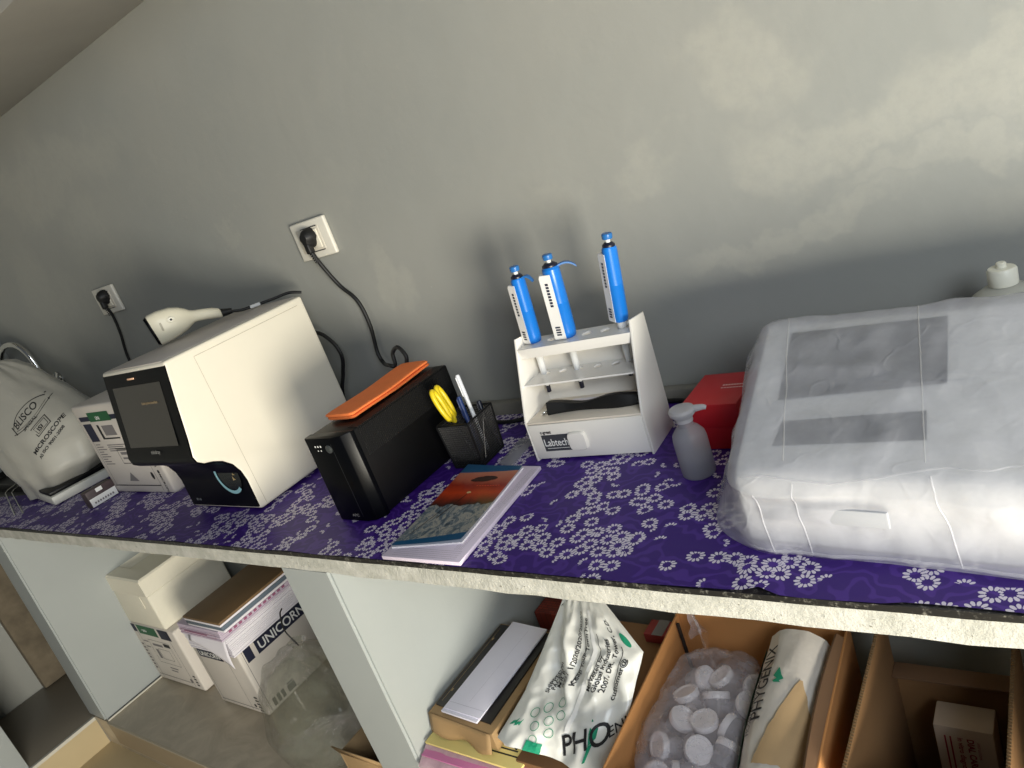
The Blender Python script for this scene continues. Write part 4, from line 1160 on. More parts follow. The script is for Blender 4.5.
def side_unicorn(b, pl, W, H):
    def fr(mi, u0, u1, v0, v1, o=.0006): b.mi = mi; b.rect(pl, u0 * W, u1 * W, v0 * H, v1 * H, o)
    fr(4, .07, .16, .74, .93); fr(4, .21, .97, .74, .93)
    b.mi = 2; b.text('UNICORN', pl, .24 * W, .775 * H, .165 * H, .0012, bold=.012, sx=.96)
    b.mi = 0
    for i in range(3): fr(0, .10 + i * .06, .14 + i * .06, .05, .16)
    fr(0, .30, .40, .05, .14); fr(0, .31, .39, .15, .17); fr(3, .05, .056, .03, .97)
carton('shipping_carton', 'white carton with a black lettered band beneath the boards and papers', -2.566, -2.278, -.350, -.03, .0015, .278, front_unicorn, side_unicorn)
# foam box
t = thing('foam_box', 'white expanded-foam box with recessed lid on the green-strip carton', 'foam box', (-2.885, -.185, .276))
foam = mat('white_foam', (222, 217, 200), .75, var=.03, scale=60, bump=.15, bscale=300)
b = B(); b.box(-3.030, -2.738, -.336, -.035, .2762, .425, .008, 3); b.link('box_body', foam, t)
b = B()
x0, x1, y0, y1, za, zb_ = -3.032, -2.736, -.338, -.033, .4255, .495
outer = [(x0, y0), (x1, y0), (x1, y1), (x0, y1)]; inn = [(x0 + .04, y0 + .055), (x1 - .04, y0 + .055), (x1 - .04, y1 - .055), (x0 + .04, y1 - .055)]
inn2 = [(x + (.014 if x < -2.88 else -.014), y + (.014 if y < -.18 else -.014)) for x, y in inn]
b.rings([[(x, y, za) for x, y in outer], [(x, y, zb_ - .006) for x, y in outer], [(x + (.006 if x < -2.88 else -.006), y + (.006 if y < -.18 else -.006), zb_) for x, y in outer], [(x, y, zb_) for x, y in inn], [(x, y, zb_ - .028) for x, y in inn2]])
b.link('lid', foam, t, smooth=20)
b = B(); b.box(-2.80, -2.795, -.3395, -.337, .37, .42, .001); b.link('moulded_rib', foam, t)
# boards and papers on the lettered carton
def sheets(name, label, cat, x0, x1, y0, y1, z0, z1, m, skew=0.0, edge=None):
    t = thing(name, label, cat, ((x0 + x1) / 2, (y0 + y1) / 2, z0))
    b = B(); n = max(1, int((z1 - z0) / .006)); h = (z1 - z0) / n
    for i in range(n):
        j = wr((i, x0, 3), 1.7, .003)
        b.box(x0 + j, x1 + j, y0 + wr((i, 2, y0), 2.1, .003), y1, z0 + i * h, z0 + (i + 1) * h - .0006, .0008, 1)
    b.link('sheets', m, t); return t
t = sheets('paper_stack', 'thick white paper stack drooping over the edge of the lettered carton', 'papers', -2.50, -2.235, -.375, -.08, .2785, .352, paper)
b = B(); 
def droop(u, v):
    y = -.372 - .018 * math.sin(v * 1.57); x = -2.45 + .212 * u; z = .355 - .105 * v * (.25 + .75 * u ** 1.5)
    return Vector((x + .008 * v, y - .002 * u, z))
b.grid(droop, 12, 12); o = b.link('drooping_sheet', paper, t, smooth=60); md = o.modifiers.new('s', 'SOLIDIFY'); md.thickness = .0008
t = sheets('paper_stack', 'pale lilac printed paper stack between white papers and the brown board', 'papers', -2.475, -2.225, -.388, -.08, .3535, .392, paper_lilac)
b = B(); pl = plane((-2.475, -.391, .3535), (1, 0, 0), (0, 0, 1)); b.outline(pl, .02, .23, .012, .026, .0015); b.rect(pl, .04, .18, .017, .021); b.link('edge_print', mat('magenta_ink', (150, 90, 120), .6), t, smooth=0)
b = B(); pl = plane((-2.2215, -.388, .3535), (0, 1, 0), (0, 0, 1))
for i in range(12): b.rect(pl, .03 + i * .02, .042 + i * .02, .012, .020, .0006)
b.link('side_print', mat('magenta_ink', (150, 90, 120), .6), t, smooth=0)
t = thing('writing_board', 'brown hardboard sheet with blue edge topping the pile on the lettered carton', 'board', (-2.29, -.23, .393))
b = B(); b.box(-2.405, -2.19, -.386, -.07, .4215, .4300, .0008); b.link('board_face', mat('hardboard', (112, 88, 58), .6, var=.1, scale=7), t)
b = B(); b.box(-2.405, -2.19, -.386, -.07, .4145, .4213, .0008); b.box(-2.40, -2.186, -.384, -.07, .393, .4000, .0008); b.link('board_core', paper, t)
b = B(); b.box(-2.402, -2.188, -.385, -.07, .4003, .4143, .0008); b.link('blue_layer', mat('blue_grey_card', (92, 104, 116), .6), t)

# clear plastic bag
t = thing('plastic_bag', 'clear greenish plastic bag tied with black string beside the lettered carton', 'plastic bag', (-1.92, -.34, 0))
bagfilm = film('clear_bag_film', (150, 152, 136), .40, .16, .5, .9, 16, .25)
PR = [(.002, -1.95, -.36, .12, .10), (.02, -1.95, -.37, .17, .13), (.10, -1.93, -.36, .215, .145), (.20, -1.925, -.34, .215, .13), (.28, -1.92, -.335, .15, .10), (.320, -1.915, -.33, .07, .055), (.342, -1.912, -.33, .016, .016), (.352, -1.912, -.33, .020, .018), (.362, -1.91, -.33, .032, .026)]
b = B(); rr = []
for i in range(43):
    f = i / 42 * (len(PR) - 1); a = min(int(f), len(PR) - 2); q = f - a
    z, cx, cy, rx, ry = [PR[a][k] * (1 - q) + PR[a + 1][k] * q for k in range(5)]
    rr.append([Vector((cx + (rx + wr((th * 1.3, z * 7, 2), 1.6, .03 * min(1, rx / .1)) + ridge((th * 2, z * 4, 5), 1.5, .010) * min(1, rx / .1)) * math.cos(th), cy + (ry + wr((th, z * 6, 7), 1.5, .02 * min(1, ry / .1))) * math.sin(th), z)) for th in [2 * math.pi * k / 64 for k in range(64)]])
b.rings(rr, cap1=False); b.link('bag_film', bagfilm, t, smooth=60)
b = B(); b.tube([(-1.912, -.33, .345), (-1.935, -.335, .40), (-1.915, -.335, .46), (-1.89, -.335, .485)], .0022, 8)
b.link('tie_string', black_rubber, t, smooth=60)
# open brown carton with a dark red bundle
def open_box(name, label, x0, x1, y0, y1, z0, z1, m, rz=0, th=.004, base_z=None, back_h=None):
    cx, cy = (x0 + x1) / 2, (y0 + y1) / 2; t = thing(name, label, 'carton', (cx, cy, z0), rz)
    w, d, h = (x1 - x0) / 2, (y1 - y0) / 2, z1 - z0
    for nm, bx in (('left_wall', (-w, -w + th, -d, d)), ('right_wall', (w - th, w, -d, d)), ('front_wall', (-w + th, w - th, -d, -d + th)), ('back_wall', (-w + th, w - th, d - th, d))):
        b = B(); b.box(*bx, 0, (back_h or h) if nm == 'back_wall' else h, .0008); b.link('box_wall', m, t, local=True)
    bz = base_z or .004
    b = B(); b.box(-w + th, w - th, -d + th, d - th, bz - .004, bz, 0); b.link('box_bottom', m, t, local=True)
    return t
t = open_box('brown_carton', 'small brown open carton with a dark red bundle, against the divider wall', -1.595, -1.385, -.52, -.20, .0015, .225, kraft_pale, 0)
b = B(); b.poly([(-.105, -.159, .224), (.105, -.159, .224), (.102, -.172, .258), (-.102, -.172, .258)]); o = b.link('front_flap', kraft_pale, t, local=True); md = o.modifiers.new('s', 'SOLIDIFY'); md.thickness = .003
b = B(); rr = []
for z, k in ((.007, .8), (.05, 1), (.15, 1), (.235, .85), (.27, .5), (.285, .15)):
    rr.append([(-1.49 + .088 * k * math.cos(a) + wr((a, z, 1), 3, .012), -.35 + .130 * k * math.sin(a), z) for a in [2 * math.pi * j / 28 for j in range(28)]])
b.rings(rr); o = b.link('cloth_bundle', mat('dark_red_cloth', (70, 26, 20), .8, var=.2, scale=20), smooth=60)
tag(o, 'dark red bundle inside the small brown carton by the divider', 'bundle')

# ------------------------------------------------------------------ under the counter, near bay: paper pile
t = thing('closed_carton', 'closed brown carton carrying the pile of folders by the divider', 'carton', (-1.08, -.32, 0))
b = B(); b.box(-1.188, -.995, -.545, -.12, .0015, .345, .004); b.link('carton_body', kraft_dark, t)
b = B(); b.box(-1.12, -1.07, -.546, -.119, .3448, .3456); b.link('tape', kraft_pale, t)
sleeve = film('folder_film', (226, 196, 206), .72, .25, .3, .4, 24, .2)
t = thing('folder_packet', 'clear packet of pink and white folders below the yellow envelope', 'folders', (-1.08, -.45, .3465))
b = B()
for i in range(5): b.box(-1.183, -.965 + i * .006, -.560 + i * .002, -.20, .3465 + i * .007, .3525 + i * .007, .001)
b.link('white_folders', paper, t)
b = B(); b.box(-1.185, -.958, -.5625, -.20, .3815, .3845, .001); b.box(-.940, -.925, -.535, -.22, .3465, .387, .001); b.link('pink_folder', mat('pink_card', (206, 118, 168), .5), t)
b = B(); rr = []
for i in range(17):
    a = i / 16; x = -1.189 + .245 * a
    rr.append([(x, -.572 + wr((x, 1, 1), 30, .006), .347), (x, -.576 + wr((x, 3, 1), 30, .006), .368 + wr((x, 2, 1), 30, .004)), (x, -.54, .3885 + wr((x, 4, 1), 30, .002)), (x, -.42, .3888), (x, -.42, .3865), (x, -.54, .386), (x, -.57, .367), (x, -.568, .347)])
b.rings(rr); b.link('plastic_sleeve', sleeve, t, smooth=60)
t = thing('envelope', 'pale yellow envelope lying under the dark book box', 'envelope', (-1.06, -.4, .391))
b = B(); b.prism([(-1.187, -.540), (-.935, -.543), (-.925, -.22), (-1.187, -.22)], 2, .3905, .3960, .0005); b.link('envelope_body', mat('manila_yellow', (214, 196, 122), .75, var=.04), t)
b = B(); pl = plane((-1.187, -.540, .396), (1, 0, 0), (0, 1, 0))
for i in range(3): b.rect(pl, .150 - i * .006, .235 - i * .01, .022 + i * .012, .0255 + i * .012, .0005)
b.link('envelope_print', ink, t, smooth=0)
t = thing('book_box', 'brown card box with black top panel resting on the yellow envelope', 'box', (-1.095, -.37, .397), 0)
b = B(); b.prism([(-1.188, -.500), (-1.003, -.515), (-1.010, -.225), (-1.186, -.220)], 2, .3968, .4400, .002); b.link('box_body', mat('box_tan', (150, 122, 84), .75, var=.1, scale=20), t)
b = B(); b.prism([(-1.182, -.480), (-1.020, -.494), (-1.026, -.232), (-1.180, -.226)], 2, .4398, .4440, .001); b.link('black_panel', mat('panel_black', (24, 22, 22), .4), t)
b = B(); pl = plane((-1.182, -.480, .444), (1, 0, 0), (0, 1, 0)); b.rect(pl, .010, .0112, .01, .24, .0005); b.rect(pl, .012, .016, .20, .208, .0005); b.rect(pl, .012, .016, .04, .048, .0005); b.link('panel_line', mat('line_tan', (140, 118, 84), .5), t, smooth=0)
b = B()
def tear(u, v): return Vector((-1.186 + .180 * u, -.503 - .014 * u - .012 * v - .006 * math.sin(u * 9) * v, .441 - .04 * v + .004 * math.sin(u * 14) * v))
b.grid(tear, 14, 4); o = b.link('torn_flap', mat('box_tan', (150, 122, 84)), t, smooth=60); md = o.modifiers.new('s', 'SOLIDIFY'); md.thickness = .002
t = thing('letter_bundle', 'white folded letter sheets lying on the black-topped box', 'papers', (-1.09, -.36, .445))
b = B(); b.prism([(-1.150, -.497), (-1.047, -.503), (-1.043, -.228), (-1.146, -.222)], 2, .4445, .4490, .0004); b.prism([(-1.147, -.490), (-1.043, -.495), (-1.040, -.228), (-1.144, -.220)], 2, .4492, .4515, .0004); b.link('sheets', mat('letter_white', (214, 212, 226), .7, var=.03), t)
b = B(); pl = plane((-1.147, -.490, .4515), (1, -.05, 0), (0, 1, 0)); b.rect(pl, .0, .102, .018, .0188, .0004); b.rect(pl, .05, .0506, .03, .25, .0004); b.link('fold_line', mat('fold_grey', (184, 182, 196), .7), t, smooth=0)
t = thing('thin_book', 'thin black-and-white book wedged beside the dark box', 'book', (-.985, -.37, .397))
b = B(); b.box(-.999, -.972, -.500, -.215, .3968, .4270, .001); b.link('pages', paper, t)
b = B(); b.box(-1.0005, -.970, -.502, -.213, .4272, .4310, .0008); b.box(-.9705, -.9665, -.502, -.213, .3968, .4310, .0008); b.link('cover', black_plastic, t)
t = thing('printed_box', 'red-brown patterned box with blue end behind the paper pile', 'box', (-1.1, -.1, 0))
def brick_mat():
    k = NT('red_pattern'); br = k.n('ShaderNodeTexBrick', None, Vector=k.obj(), Color1=lin((140, 52, 36)), Color2=lin((110, 40, 30)), Mortar=lin((60, 34, 28)), Scale=30.0); return k.done(k.bsdf(br.outputs[0], .6))
b = B(); b.box(-1.185, -1.03, -.105, -.02, .0015, .380, .003); b.link('box_body', brick_mat(), t)
b = B(); b.box(-1.075, -1.045, -.1065, -.0185, .33, .3815, .001); b.link('blue_end', mat('bright_blue_card', (26, 96, 140), .5), t)

t = thing('small_red_box', 'small dark red box on the brown carton behind the mailing bag', 'box', (-.795, -.145, .402))
b = B(); b.box(-.83, -.765, -.172, -.125, .4018, .4250, .002); b.link('box_body', mat('dull_red_card', (132, 40, 36), .6, var=.1), t)
b = B(); b.box(-.81, -.785, -.1725, -.1245, .4245, .4256); b.link('pale_label', ink_grey, t)
# closed carton and crumpled mailing bag
t = thing('closed_carton', 'closed brown carton under the crumpled white mailing bag', 'carton', (-.85, -.32, 0))
b = B(); b.box(-.955, -.728, -.525, -.115, .0015, .400, .004); b.link('carton_body', mat('mid_cardboard', (128, 92, 58), .8, var=.1, scale=10), t)
b = B(); b.box(-.752, -.735, -.526, -.12, .3995, .4012); b.box(-.742, -.7265, -.526, -.12, .385, .400, .001); b.link('top_flap_edge', kraft_pale, t)

t = thing('mailing_bag', 'crumpled white plastic mailing bag with green flame mark and black lettering', 'mailing bag', (-.86, -.42, .402))
bagw = mat('mailer_plastic', (222, 222, 216), .3, var=.03, bump=.1, bscale=40)
Lp = [(-.985, -.512, .4395), (-.968, -.42, .472), (-.950, -.345, .520), (-.918, -.275, .588)]
Rp = [(-.752, -.520, .407), (-.722, -.43, .485), (-.712, -.345, .548), (-.822, -.272, .596)]
def pw(L, v):
    f = v * 3; a = min(int(f), 2); q = f - a; return Vector(L[a]).lerp(Vector(L[a + 1]), q)
bn = Vector((.10, -.82, .56)).normalized()
def bagp(u, v, sgn):
    p = pw(Lp, v).lerp(pw(Rp, v), u)
    e = (math.sin(math.pi * min(1, max(0, u)))) ** .6 * (math.sin(math.pi * (.08 + .9 * v))) ** .6
    h = .022 * e if sgn > 0 else -.010 * e
    if sgn > 0:
        h += wr((u * 2, v * 2, 1.5), 2.0, .012) * e + ridge((u * 3 + v, v * 2.2, 8), 1.7, .010) * e + max(0, ridge((u * 2 - v, v * 3 + u, 3), 3.1, .007)) * e + wr((u * 9, v * 9, 4), 1, .0025)
        d = (u - .38) + (v - .45) * .45                       # long pressed fold
        h += (.016 * math.exp(-((d - .07) / .05) ** 2) - .022 * math.exp(-((d + .07) / .07) ** 2)) * math.exp(-((v - .55) / .33) ** 2)
        if v < .25: h += .014 * math.sin(u * 7.5 + .5) * (1 - v / .25)
    return p + bn * h
b = B(); b.grid(lambda u, v: bagp(u, v, 1), 60, 60); b.grid(lambda u, v: bagp(u, v, -1), 60, 60)
bmesh.ops.remove_doubles(b.bm, verts=b.bm.verts, dist=.0004)
b.link('bag_film', bagw, t, smooth=70)
def bagf(u, v, off=.0022): 
    u = min(1, max(0, u)); v = min(1, max(0, v)); return bagp(u, v, 1) + bn * off
# text written along the bag length: (a along v, c across u)
def btext(b, s, v0, u0, size, sx=1.0, bold=.02, vert=True):
    vs, fs = text_geo(s, bold); V = []
    for p in vs:
        V.append(b._v(bagf(u0 - p[1] * size / .25, v0 + p[0] * size * sx / .27) if vert else bagf(u0 + p[0] * size * sx / .25, v0 + p[1] * size / .27)))
    for f in fs: b.face([V[i] for i in f])
b = B()
btext(b, 'PHOENIX', .055, .74, .040, .9, .012, False) if False else None
btext(b, 'PHO', .02, .82, .040, 1.15, .0, True) if False else None
def slant(b, s, u0, v0, size, ang, sx=1.0, bold=.01):
    vs, fs = dense_text(s, bold); V = []; c, s_ = math.cos(R(ang)), math.sin(R(ang))
    for p in vs:
        x, y = p[0] * size * sx, p[1] * size
        V.append(b._v(bagf(u0 + (x * c - y * s_) / .24, v0 + (x * s_ + y * c) / .27)))
    for f in fs: b.face([V[i] for i in f])
slant(b, 'PHO', .60, .035, .046, 26, 1.0, .012); slant(b, 'ENIX', .93, .20, .022, 40, 1.0, .005)
for (s, u0, v0, sz) in (('SHIPPED BY', .27, .36, .011), ('PACKED IN', .31, .38, .011), ('M.R.P.', .36, .40, .014), ('IVD / 1/2020/2020/2020/3', .42, .42, .013), ('Keep Your Town Free', .51, .44, .013), ('Marketed by', .66, .42, .012), ('Global Industries', .71, .42, .013), ('2007, DR. Tower, C.D.', .77, .42, .013), ('customer@', .86, .38, .014)):
    slant(b, s, u0, v0, sz, 80, 1.0, .02)
def bbar(b, u0, v0, u1, v1, w, n=10):
    P = []
    for i in range(n + 1):
        f = i / n; u = u0 + (u1 - u0) * f; v = v0 + (v1 - v0) * f; P.append((b._v(bagf(u - w, v)), b._v(bagf(u + w, v))))
    for a, c in zip(P, P[1:]): b.face((a[0], c[0], c[1], a[1]))
bbar(b, .485, .46, .54, .80, .004); bbar(b, .645, .45, .68, .78, .003); bbar(b, .84, .44, .86, .70, .003)
b.link('black_lettering', ink, t, smooth=0, recalc=False)
b = B()
def bdisc(u, v, ru, rv, n=18): b.poly([bagf(u + ru * math.cos(2 * math.pi * k / n), v + rv * math.sin(2 * math.pi * k / n)) for k in range(n)])
def bring(u, v, ru, rv, w=.72, n=18):
    P = [(b._v(bagf(u + ru * math.cos(6.28 * k / n), v + rv * math.sin(6.28 * k / n))), b._v(bagf(u + ru * w * math.cos(6.28 * k / n), v + rv * w * math.sin(6.28 * k / n)))) for k in range(n + 1)]
    for a, c in zip(P, P[1:]): b.face((a[0], c[0], c[1], a[1]))
for (u, v) in ((.24, .23), (.34, .28), (.45, .33), (.30, .16), (.40, .21), (.49, .26), (.33, .08), (.44, .14)): bring(u, v, .040, .030, .86)
b.link('green_circles', ink_teal, t, smooth=0, recalc=False)
b = B(); b.poly([bagf(.76, .28), bagf(.83, .24), bagf(.84, .19), bagf(.80, .14), bagf(.775, .20)]); b.poly([bagf(.80, .14), bagf(.83, .17), bagf(.82, .06), bagf(.80, .05)])
b.link('flame_mark', ink_teal, t, smooth=0, recalc=False)
b = B()
for i in range(4):
    for j in range(4): b.poly([bagf(u, v) for u, v in ((.28 + .035 * i, .00 + .022 * j), (.315 + .035 * i, .00 + .022 * j), (.315 + .035 * i, .022 + .022 * j), (.28 + .035 * i, .022 + .022 * j))]) if j < 3 else None
b.link('green_block', ink_teal, t, smooth=0, recalc=False)
b = B(); bdisc(.93, .74, .035, .045); b.link('green_badge', ink_teal, t, smooth=0, recalc=False)
b = B()
for k in range(4): b.poly([bagf(.07 + .02 * k, .12 + .03 * (k % 2)), bagf(.10 + .02 * k, .13), bagf(.12 + .02 * k, .16 + .02 * (k % 2)), bagf(.09 + .02 * k, .15)])
b.link('leaf_print', ink_teal, t, smooth=0, recalc=False)
b = B(); bbar(b, .585, .17, .635, .93, .020, 24); b.link('heat_seal', mat('seal_white', (240, 240, 238), .25), t, smooth=60, recalc=False)

# ------------------------------------------------------------------ open carton with the clear bag of cups
BX0, BX1, BY0, BY1, BZ = -.716, -.388, -.564, -.165, .500
t = open_box('brown_carton', 'orange-brown open carton holding the clear bag of white-lidded cups', BX0, BX1, BY0, BY1, .0015, BZ, kraft, 3.5, .004, .335)
b = B(); rr = []
for i in range(13):
    f = i / 12; y = -.172 + .335 * f; bend = .016 * math.sin(f * 3.0)
    rr.append([(.158 - .0, y, .496), (.1618, y, .498), (.1618 - .010 - bend * .5, y, .507), (.158 - .010 - bend * .5, y, .505)])
b.rings(rr); b.link('side_flap', kraft_dark, t, local=True)
b = B(); b.box(-.1555, -.150, .166, .171, .33, .495); b.link('corner_shade', mat('gap_shade', (30, 20, 12), .9), t, local=True)  # solid dark bar, colours in the shade of the gap between walls
cup_clear = poly_plastic('cup_plastic', (214, 212, 216), .40); lid_white = mat('lid_white', (226, 222, 226), .35)
def cup(p, rot):
    t = thing('sample_cup', 'small clear sample cup with white lid packed in the clear plastic bag', 'cup', p, 0, 'sample cups in the clear bag')
    t.rotation_euler = rot; MW[t.name] = Matrix.Translation(p) @ t.rotation_euler.to_matrix().to_4x4()
    return t
protoB = B(); protoB.lathe([(0, -.022), (.0185, -.022), (.0200, -.018), (.0225, .012), (0, .012)], 24)
proto = cup((-.66, -.49, .3625), (.2, .3, 0))
body = protoB.link('cup_body', cup_clear, proto, local=True)
b = B(); b.lathe([(0, .010), (.0240, .010), (.0248, .012), (.0248, .021), (.0238, .0225), (.019, .0225), (.018, .0215), (0, .0215)], 28); lid = b.link('cup_lid', lid_white, proto, local=True)
spots = []
rnd = random.Random(5)
for lz in range(2):
    for iy in range(5):
        for ix in range(3):
            if lz == 1 and iy == 0 and ix == 2: continue
            spots.append((-.668 + ix * .0525 + (.0 if lz == 0 else .004), -.487 + iy * .0545 + ix * .004, .3650 + lz * .0545))
for i, p in enumerate(spots):
    rot = (rnd.uniform(-1.2, .35), rnd.uniform(-.5, .9), rnd.uniform(0, 6.28)) if p[2] > .4 else (rnd.uniform(-.3, .3), rnd.uniform(-.3, .3), rnd.uniform(0, 6.28))
    if i == 0: proto.location = p; proto.rotation_euler = rot; continue
    r2 = proto.copy(); COL.objects.link(r2); r2.location = p; r2.rotation_euler = rot
    for ch in (body, lid):
        c2 = ch.copy(); COL.objects.link(c2); c2.parent = r2
cupfilm = film('cup_bag_film', (226, 220, 228), .32, .08, .3, .8, 26, .16)
b = B(); rr = []
CR = [(.337, .066, .120), (.345, .082, .150), (.38, .0870, .160), (.43, .0870, .158), (.460, .083, .150), (.477, .072, .125), (.484, .045, .09), (.486, .01, .02)]
for i in range(36):
    f = i / 35 * (len(CR) - 1); a = min(int(f), len(CR) - 2); q = f - a
    z, rx, ry = [CR[a][k] * (1 - q) + CR[a + 1][k] * q for k in range(3)]
    ring = []
    for k in range(72):
        th = 2 * math.pi * k / 72; ca, sa = math.cos(th), math.sin(th); e = 3.6; d = (abs(ca) ** e + abs(sa) ** e) ** (-1 / e)
        w = (wr((ca * 2, sa * 2, z * 22), 1.6, .007) + ridge((ca * 3, sa * 4, z * 30), 1.3, .004)) * min(1, rx / .05)
        ring.append(Vector((-.6175 + (rx + w) * ca * d - .0, -.372 + (ry + w) * sa * d, z + wr((ca * rx * 40, sa * ry * 30, 2), 1.0, .006) * (z > .45))))
    rr.append(ring)
b.rings(rr)
# gathered, open neck of the bag standing up against the carton wall
t = thing('plastic_bag', 'crinkled clear plastic bag full of white-lidded cups in the carton', 'plastic bag', (-.61, -.37, .337))
b.link('bag_film', cupfilm, t, smooth=60)
b = B()
def neck(u, v):
    x = -.690 + .075 * u * (1 - .6 * v) + wr((u * 5, v * 4, 2), 1, .008); y = -.215 + .035 * math.sin(u * 5) * (1 - v) + .02 * v - .03 * u; z = .468 + .075 * v - .02 * u * v
    return Vector((x, y, z))
b.grid(neck, 16, 14); b.link('bag_neck', cupfilm, t, smooth=60)

# ------------------------------------------------------------------ torn packet with cardboard inside
t = thing('torn_packet', 'torn white printed packet showing its brown card core, beside the bag of cups', 'packet', (-.46, -.33, .337))
a0, a1 = Vector((-.456, -.515, .410)), Vector((-.474, -.205, .462))
axis = (a1 - a0).normalized(); su = axis.cross(Vector((0, 0, 1))).normalized(); sv = su.cross(axis).normalized()
def pk(v, th, rs=1.0):
    r = .0640 * rs * (1 + .10 * math.sin(v * 4)) * (.92 + .08 * v)
    c = a0.lerp(a1, v)
    ca, sa = math.cos(th), math.sin(th)
    return c + su * ca * r * .95 + sv * sa * r * 1.10
packm = mat('packet_film', (206, 200, 192), .3, var=.05, bump=.25, bscale=40)
b = B()
b.rings([[pk(v, 2 * math.pi * k / 48) + Vector((0, 0, 0)) + (pk(v, 2 * math.pi * k / 48) - a0.lerp(a1, v)).normalized() * (ridge((k * .22, v * 3, 2), 1.4, .004)) for k in range(48)] for v in [i / 24 * .98 + .02 for i in range(25)]], cap0=False)
b.link('packet_film', packm, t, smooth=60)
def pks(v, th, lift): 
    p = pk(v, th); return p + (p - a0.lerp(a1, v)).normalized() * lift
# su points to the room's far side; angle 90 deg is up
def patch(b, f, n, m, lift): b.grid(lambda i, j: pks(*f(i, j), lift), n, m)
b = B(); patch(b, lambda i, j: (.10 + .86 * j, R(148 + 26 * i)), 8, 24, .0052); b.link('green_band', ink_green, t, smooth=60)
b = B()
def ptext(s, v0, th0, size, bold=.01):
    vs, fs = text_geo(s, bold); V = [b._v(pks(v0 + p[0] * size / .30, R(th0 + p[1] * size / .064 * 57.3), .0062)) for p in vs]
    for f in fs: b.face([V[i] for i in f])
ptext('PHYGENIX', .40, 112, .030); ptext('HOSPITAL TISSUE ROLL', .32, 128, .012)
b.link('black_lettering', ink, t, smooth=0, recalc=False)
b = B()
def ptext_w(s, v0, th0, size):
    vs, fs = text_geo(s, .02); V = [b._v(pks(v0 + p[0] * size / .30, R(th0 + p[1] * size / .064 * 57.3), .0068)) for p in vs]
    for f in fs: b.face([V[i] for i in f])
ptext_w('hygiene', .48, 155, .017); b.link('white_lettering', ink_white, t, smooth=0, recalc=False)
b = B(); patch(b, lambda i, j: (.62 + .10 * j * (1 - abs(i - .5)), R(92 + 10 * i + 3 * math.sin(j * 9))), 6, 8, .0064); b.link('leaf_mark', ink_teal, t, smooth=60)
b = B()
def tear_f(i, j):
    half = 46 * (1 - j) ** .9 + .8
    edge = 3.0 * noise.noise(Vector((i * 6, j * 9, 1)))
    return (.16 + .50 * j + .02 * noise.noise(Vector((i * 9, 0, 3))) * (1 - j), R(66 + (i - .5) * 2 * half + edge * (abs(i - .5) > .4)))
patch(b, tear_f, 20, 24, .0066); b.link('kraft_liner', mat('kraft_liner', (178, 150, 112), .8, var=.08, scale=30), t, smooth=60)
b = B()
for j in range(3):
    f = .01 + j * .045; rs = 1.035 - .05 * j
    P = [[pk(f - .008 * math.sin(3 * R(th)), R(th), rs + e) for th in range(14, 126, 7)] for e in (.07, .0)]
    V = [[b._v(p) for p in r] for r in P]
    V2 = [[b._v(Vector(v.co) + axis * .010) for v in r] for r in V]
    for k in range(len(P[0]) - 1):
        b.face((V[0][k], V[0][k + 1], V[1][k + 1], V[1][k])); b.face((V[0][k], V[0][k + 1], V2[0][k + 1], V2[0][k]))
b.link('card_core', mat('core_brown', (138, 108, 78), .85, var=.15, scale=40), t, smooth=30)

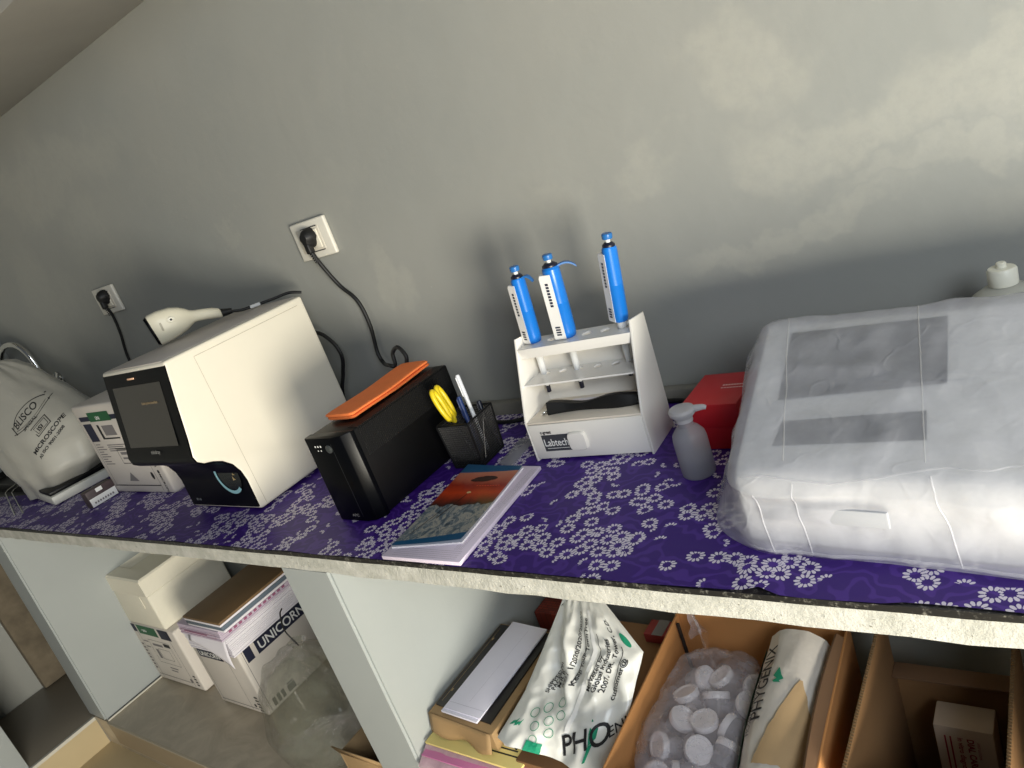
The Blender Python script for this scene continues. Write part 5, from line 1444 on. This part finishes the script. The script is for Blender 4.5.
# ------------------------------------------------------------------ deep open carton with a small lettered box
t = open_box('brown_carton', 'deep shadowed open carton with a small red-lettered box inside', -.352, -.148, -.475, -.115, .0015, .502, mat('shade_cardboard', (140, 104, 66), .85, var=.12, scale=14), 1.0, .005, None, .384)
b = B(); b.box(-.096, .096, .142, .1785, .3845, .389, .0006); b.link('inner_flap', kraft_dark, t, local=True)
b = B()
for i in range(60):
    y = -.178 + i * .006; b.box(.0968, .1022, y, y + .003, .4997, .5022)
b.link('corrugation', mat('flute_brown', (120, 96, 66), .8), t, local=True, smooth=0)
b = B()
for i in range(60):
    y = -.178 + i * .006; b.box(-.1022, -.0968, y, y + .003, .4997, .5022)
b.link('corrugation', mat('flute_brown', (120, 96, 66), .8), t, local=True, smooth=0)
t = thing('test_box', 'small white box with vertical red lettering inside the deep carton', 'box', (-.24, -.18, .006))
b = B(); b.box(-.284, -.196, -.205, -.150, .0056, .345, .002); b.link('box_body', mat('test_box_white', (206, 190, 172), .6), t)
b = B(); pl = plane((-.284, -.205, .345), (0, 0, -1), (1, 0, 0))
b.text('DIAL CARE', pl, .02, .048, .014, bold=.03); b.text('instructions', pl, .025, .062, .008); b.text('in vitro diagnostic test', pl, .02, .034, .012, bold=.02)
for i in range(2): b.rect(pl, .02, .14, .014 + i * .008, .0165 + i * .008)
b.link('red_lettering', ink_red, t, smooth=0, recalc=False)

# ------------------------------------------------------------------ light
def area(name, loc, target, sx, sy, power, col):
    l = bpy.data.lights.new(name, 'AREA'); l.shape = 'RECTANGLE'; l.size = sx; l.size_y = sy; l.energy = power; l.color = col
    o = bpy.data.objects.new(name, l); COL.objects.link(o); o.location = loc
    o.rotation_euler = (Vector(target) - Vector(loc)).to_track_quat('-Z', 'Y').to_euler(); return o
# daylight off the sunlit floor by the open door, low and warm, from the room side
area('sunlit_doorway', (2.0, -2.35, .40), (-.9, 0, .95), 1.1, 1.15, 200, (1.0, .94, .80))
# cool daylight from a window higher in the room
area('window_daylight', (1.5, -2.3, 2.3), (-1.0, -.2, .9), 1.3, 1.1, 56, (.86, .93, 1.0))
w = bpy.data.worlds.new('world'); SC.world = w; w.use_nodes = True
bg = w.node_tree.nodes['Background']; bg.inputs[0].default_value = (.80, .88, 1.0, 1); bg.inputs[1].default_value = .10
SC.view_settings.view_transform = 'Standard'; SC.view_settings.look = 'None'; SC.view_settings.exposure = 0.0; SC.view_settings.gamma = 1.0
SC.view_settings.use_curve_mapping = False
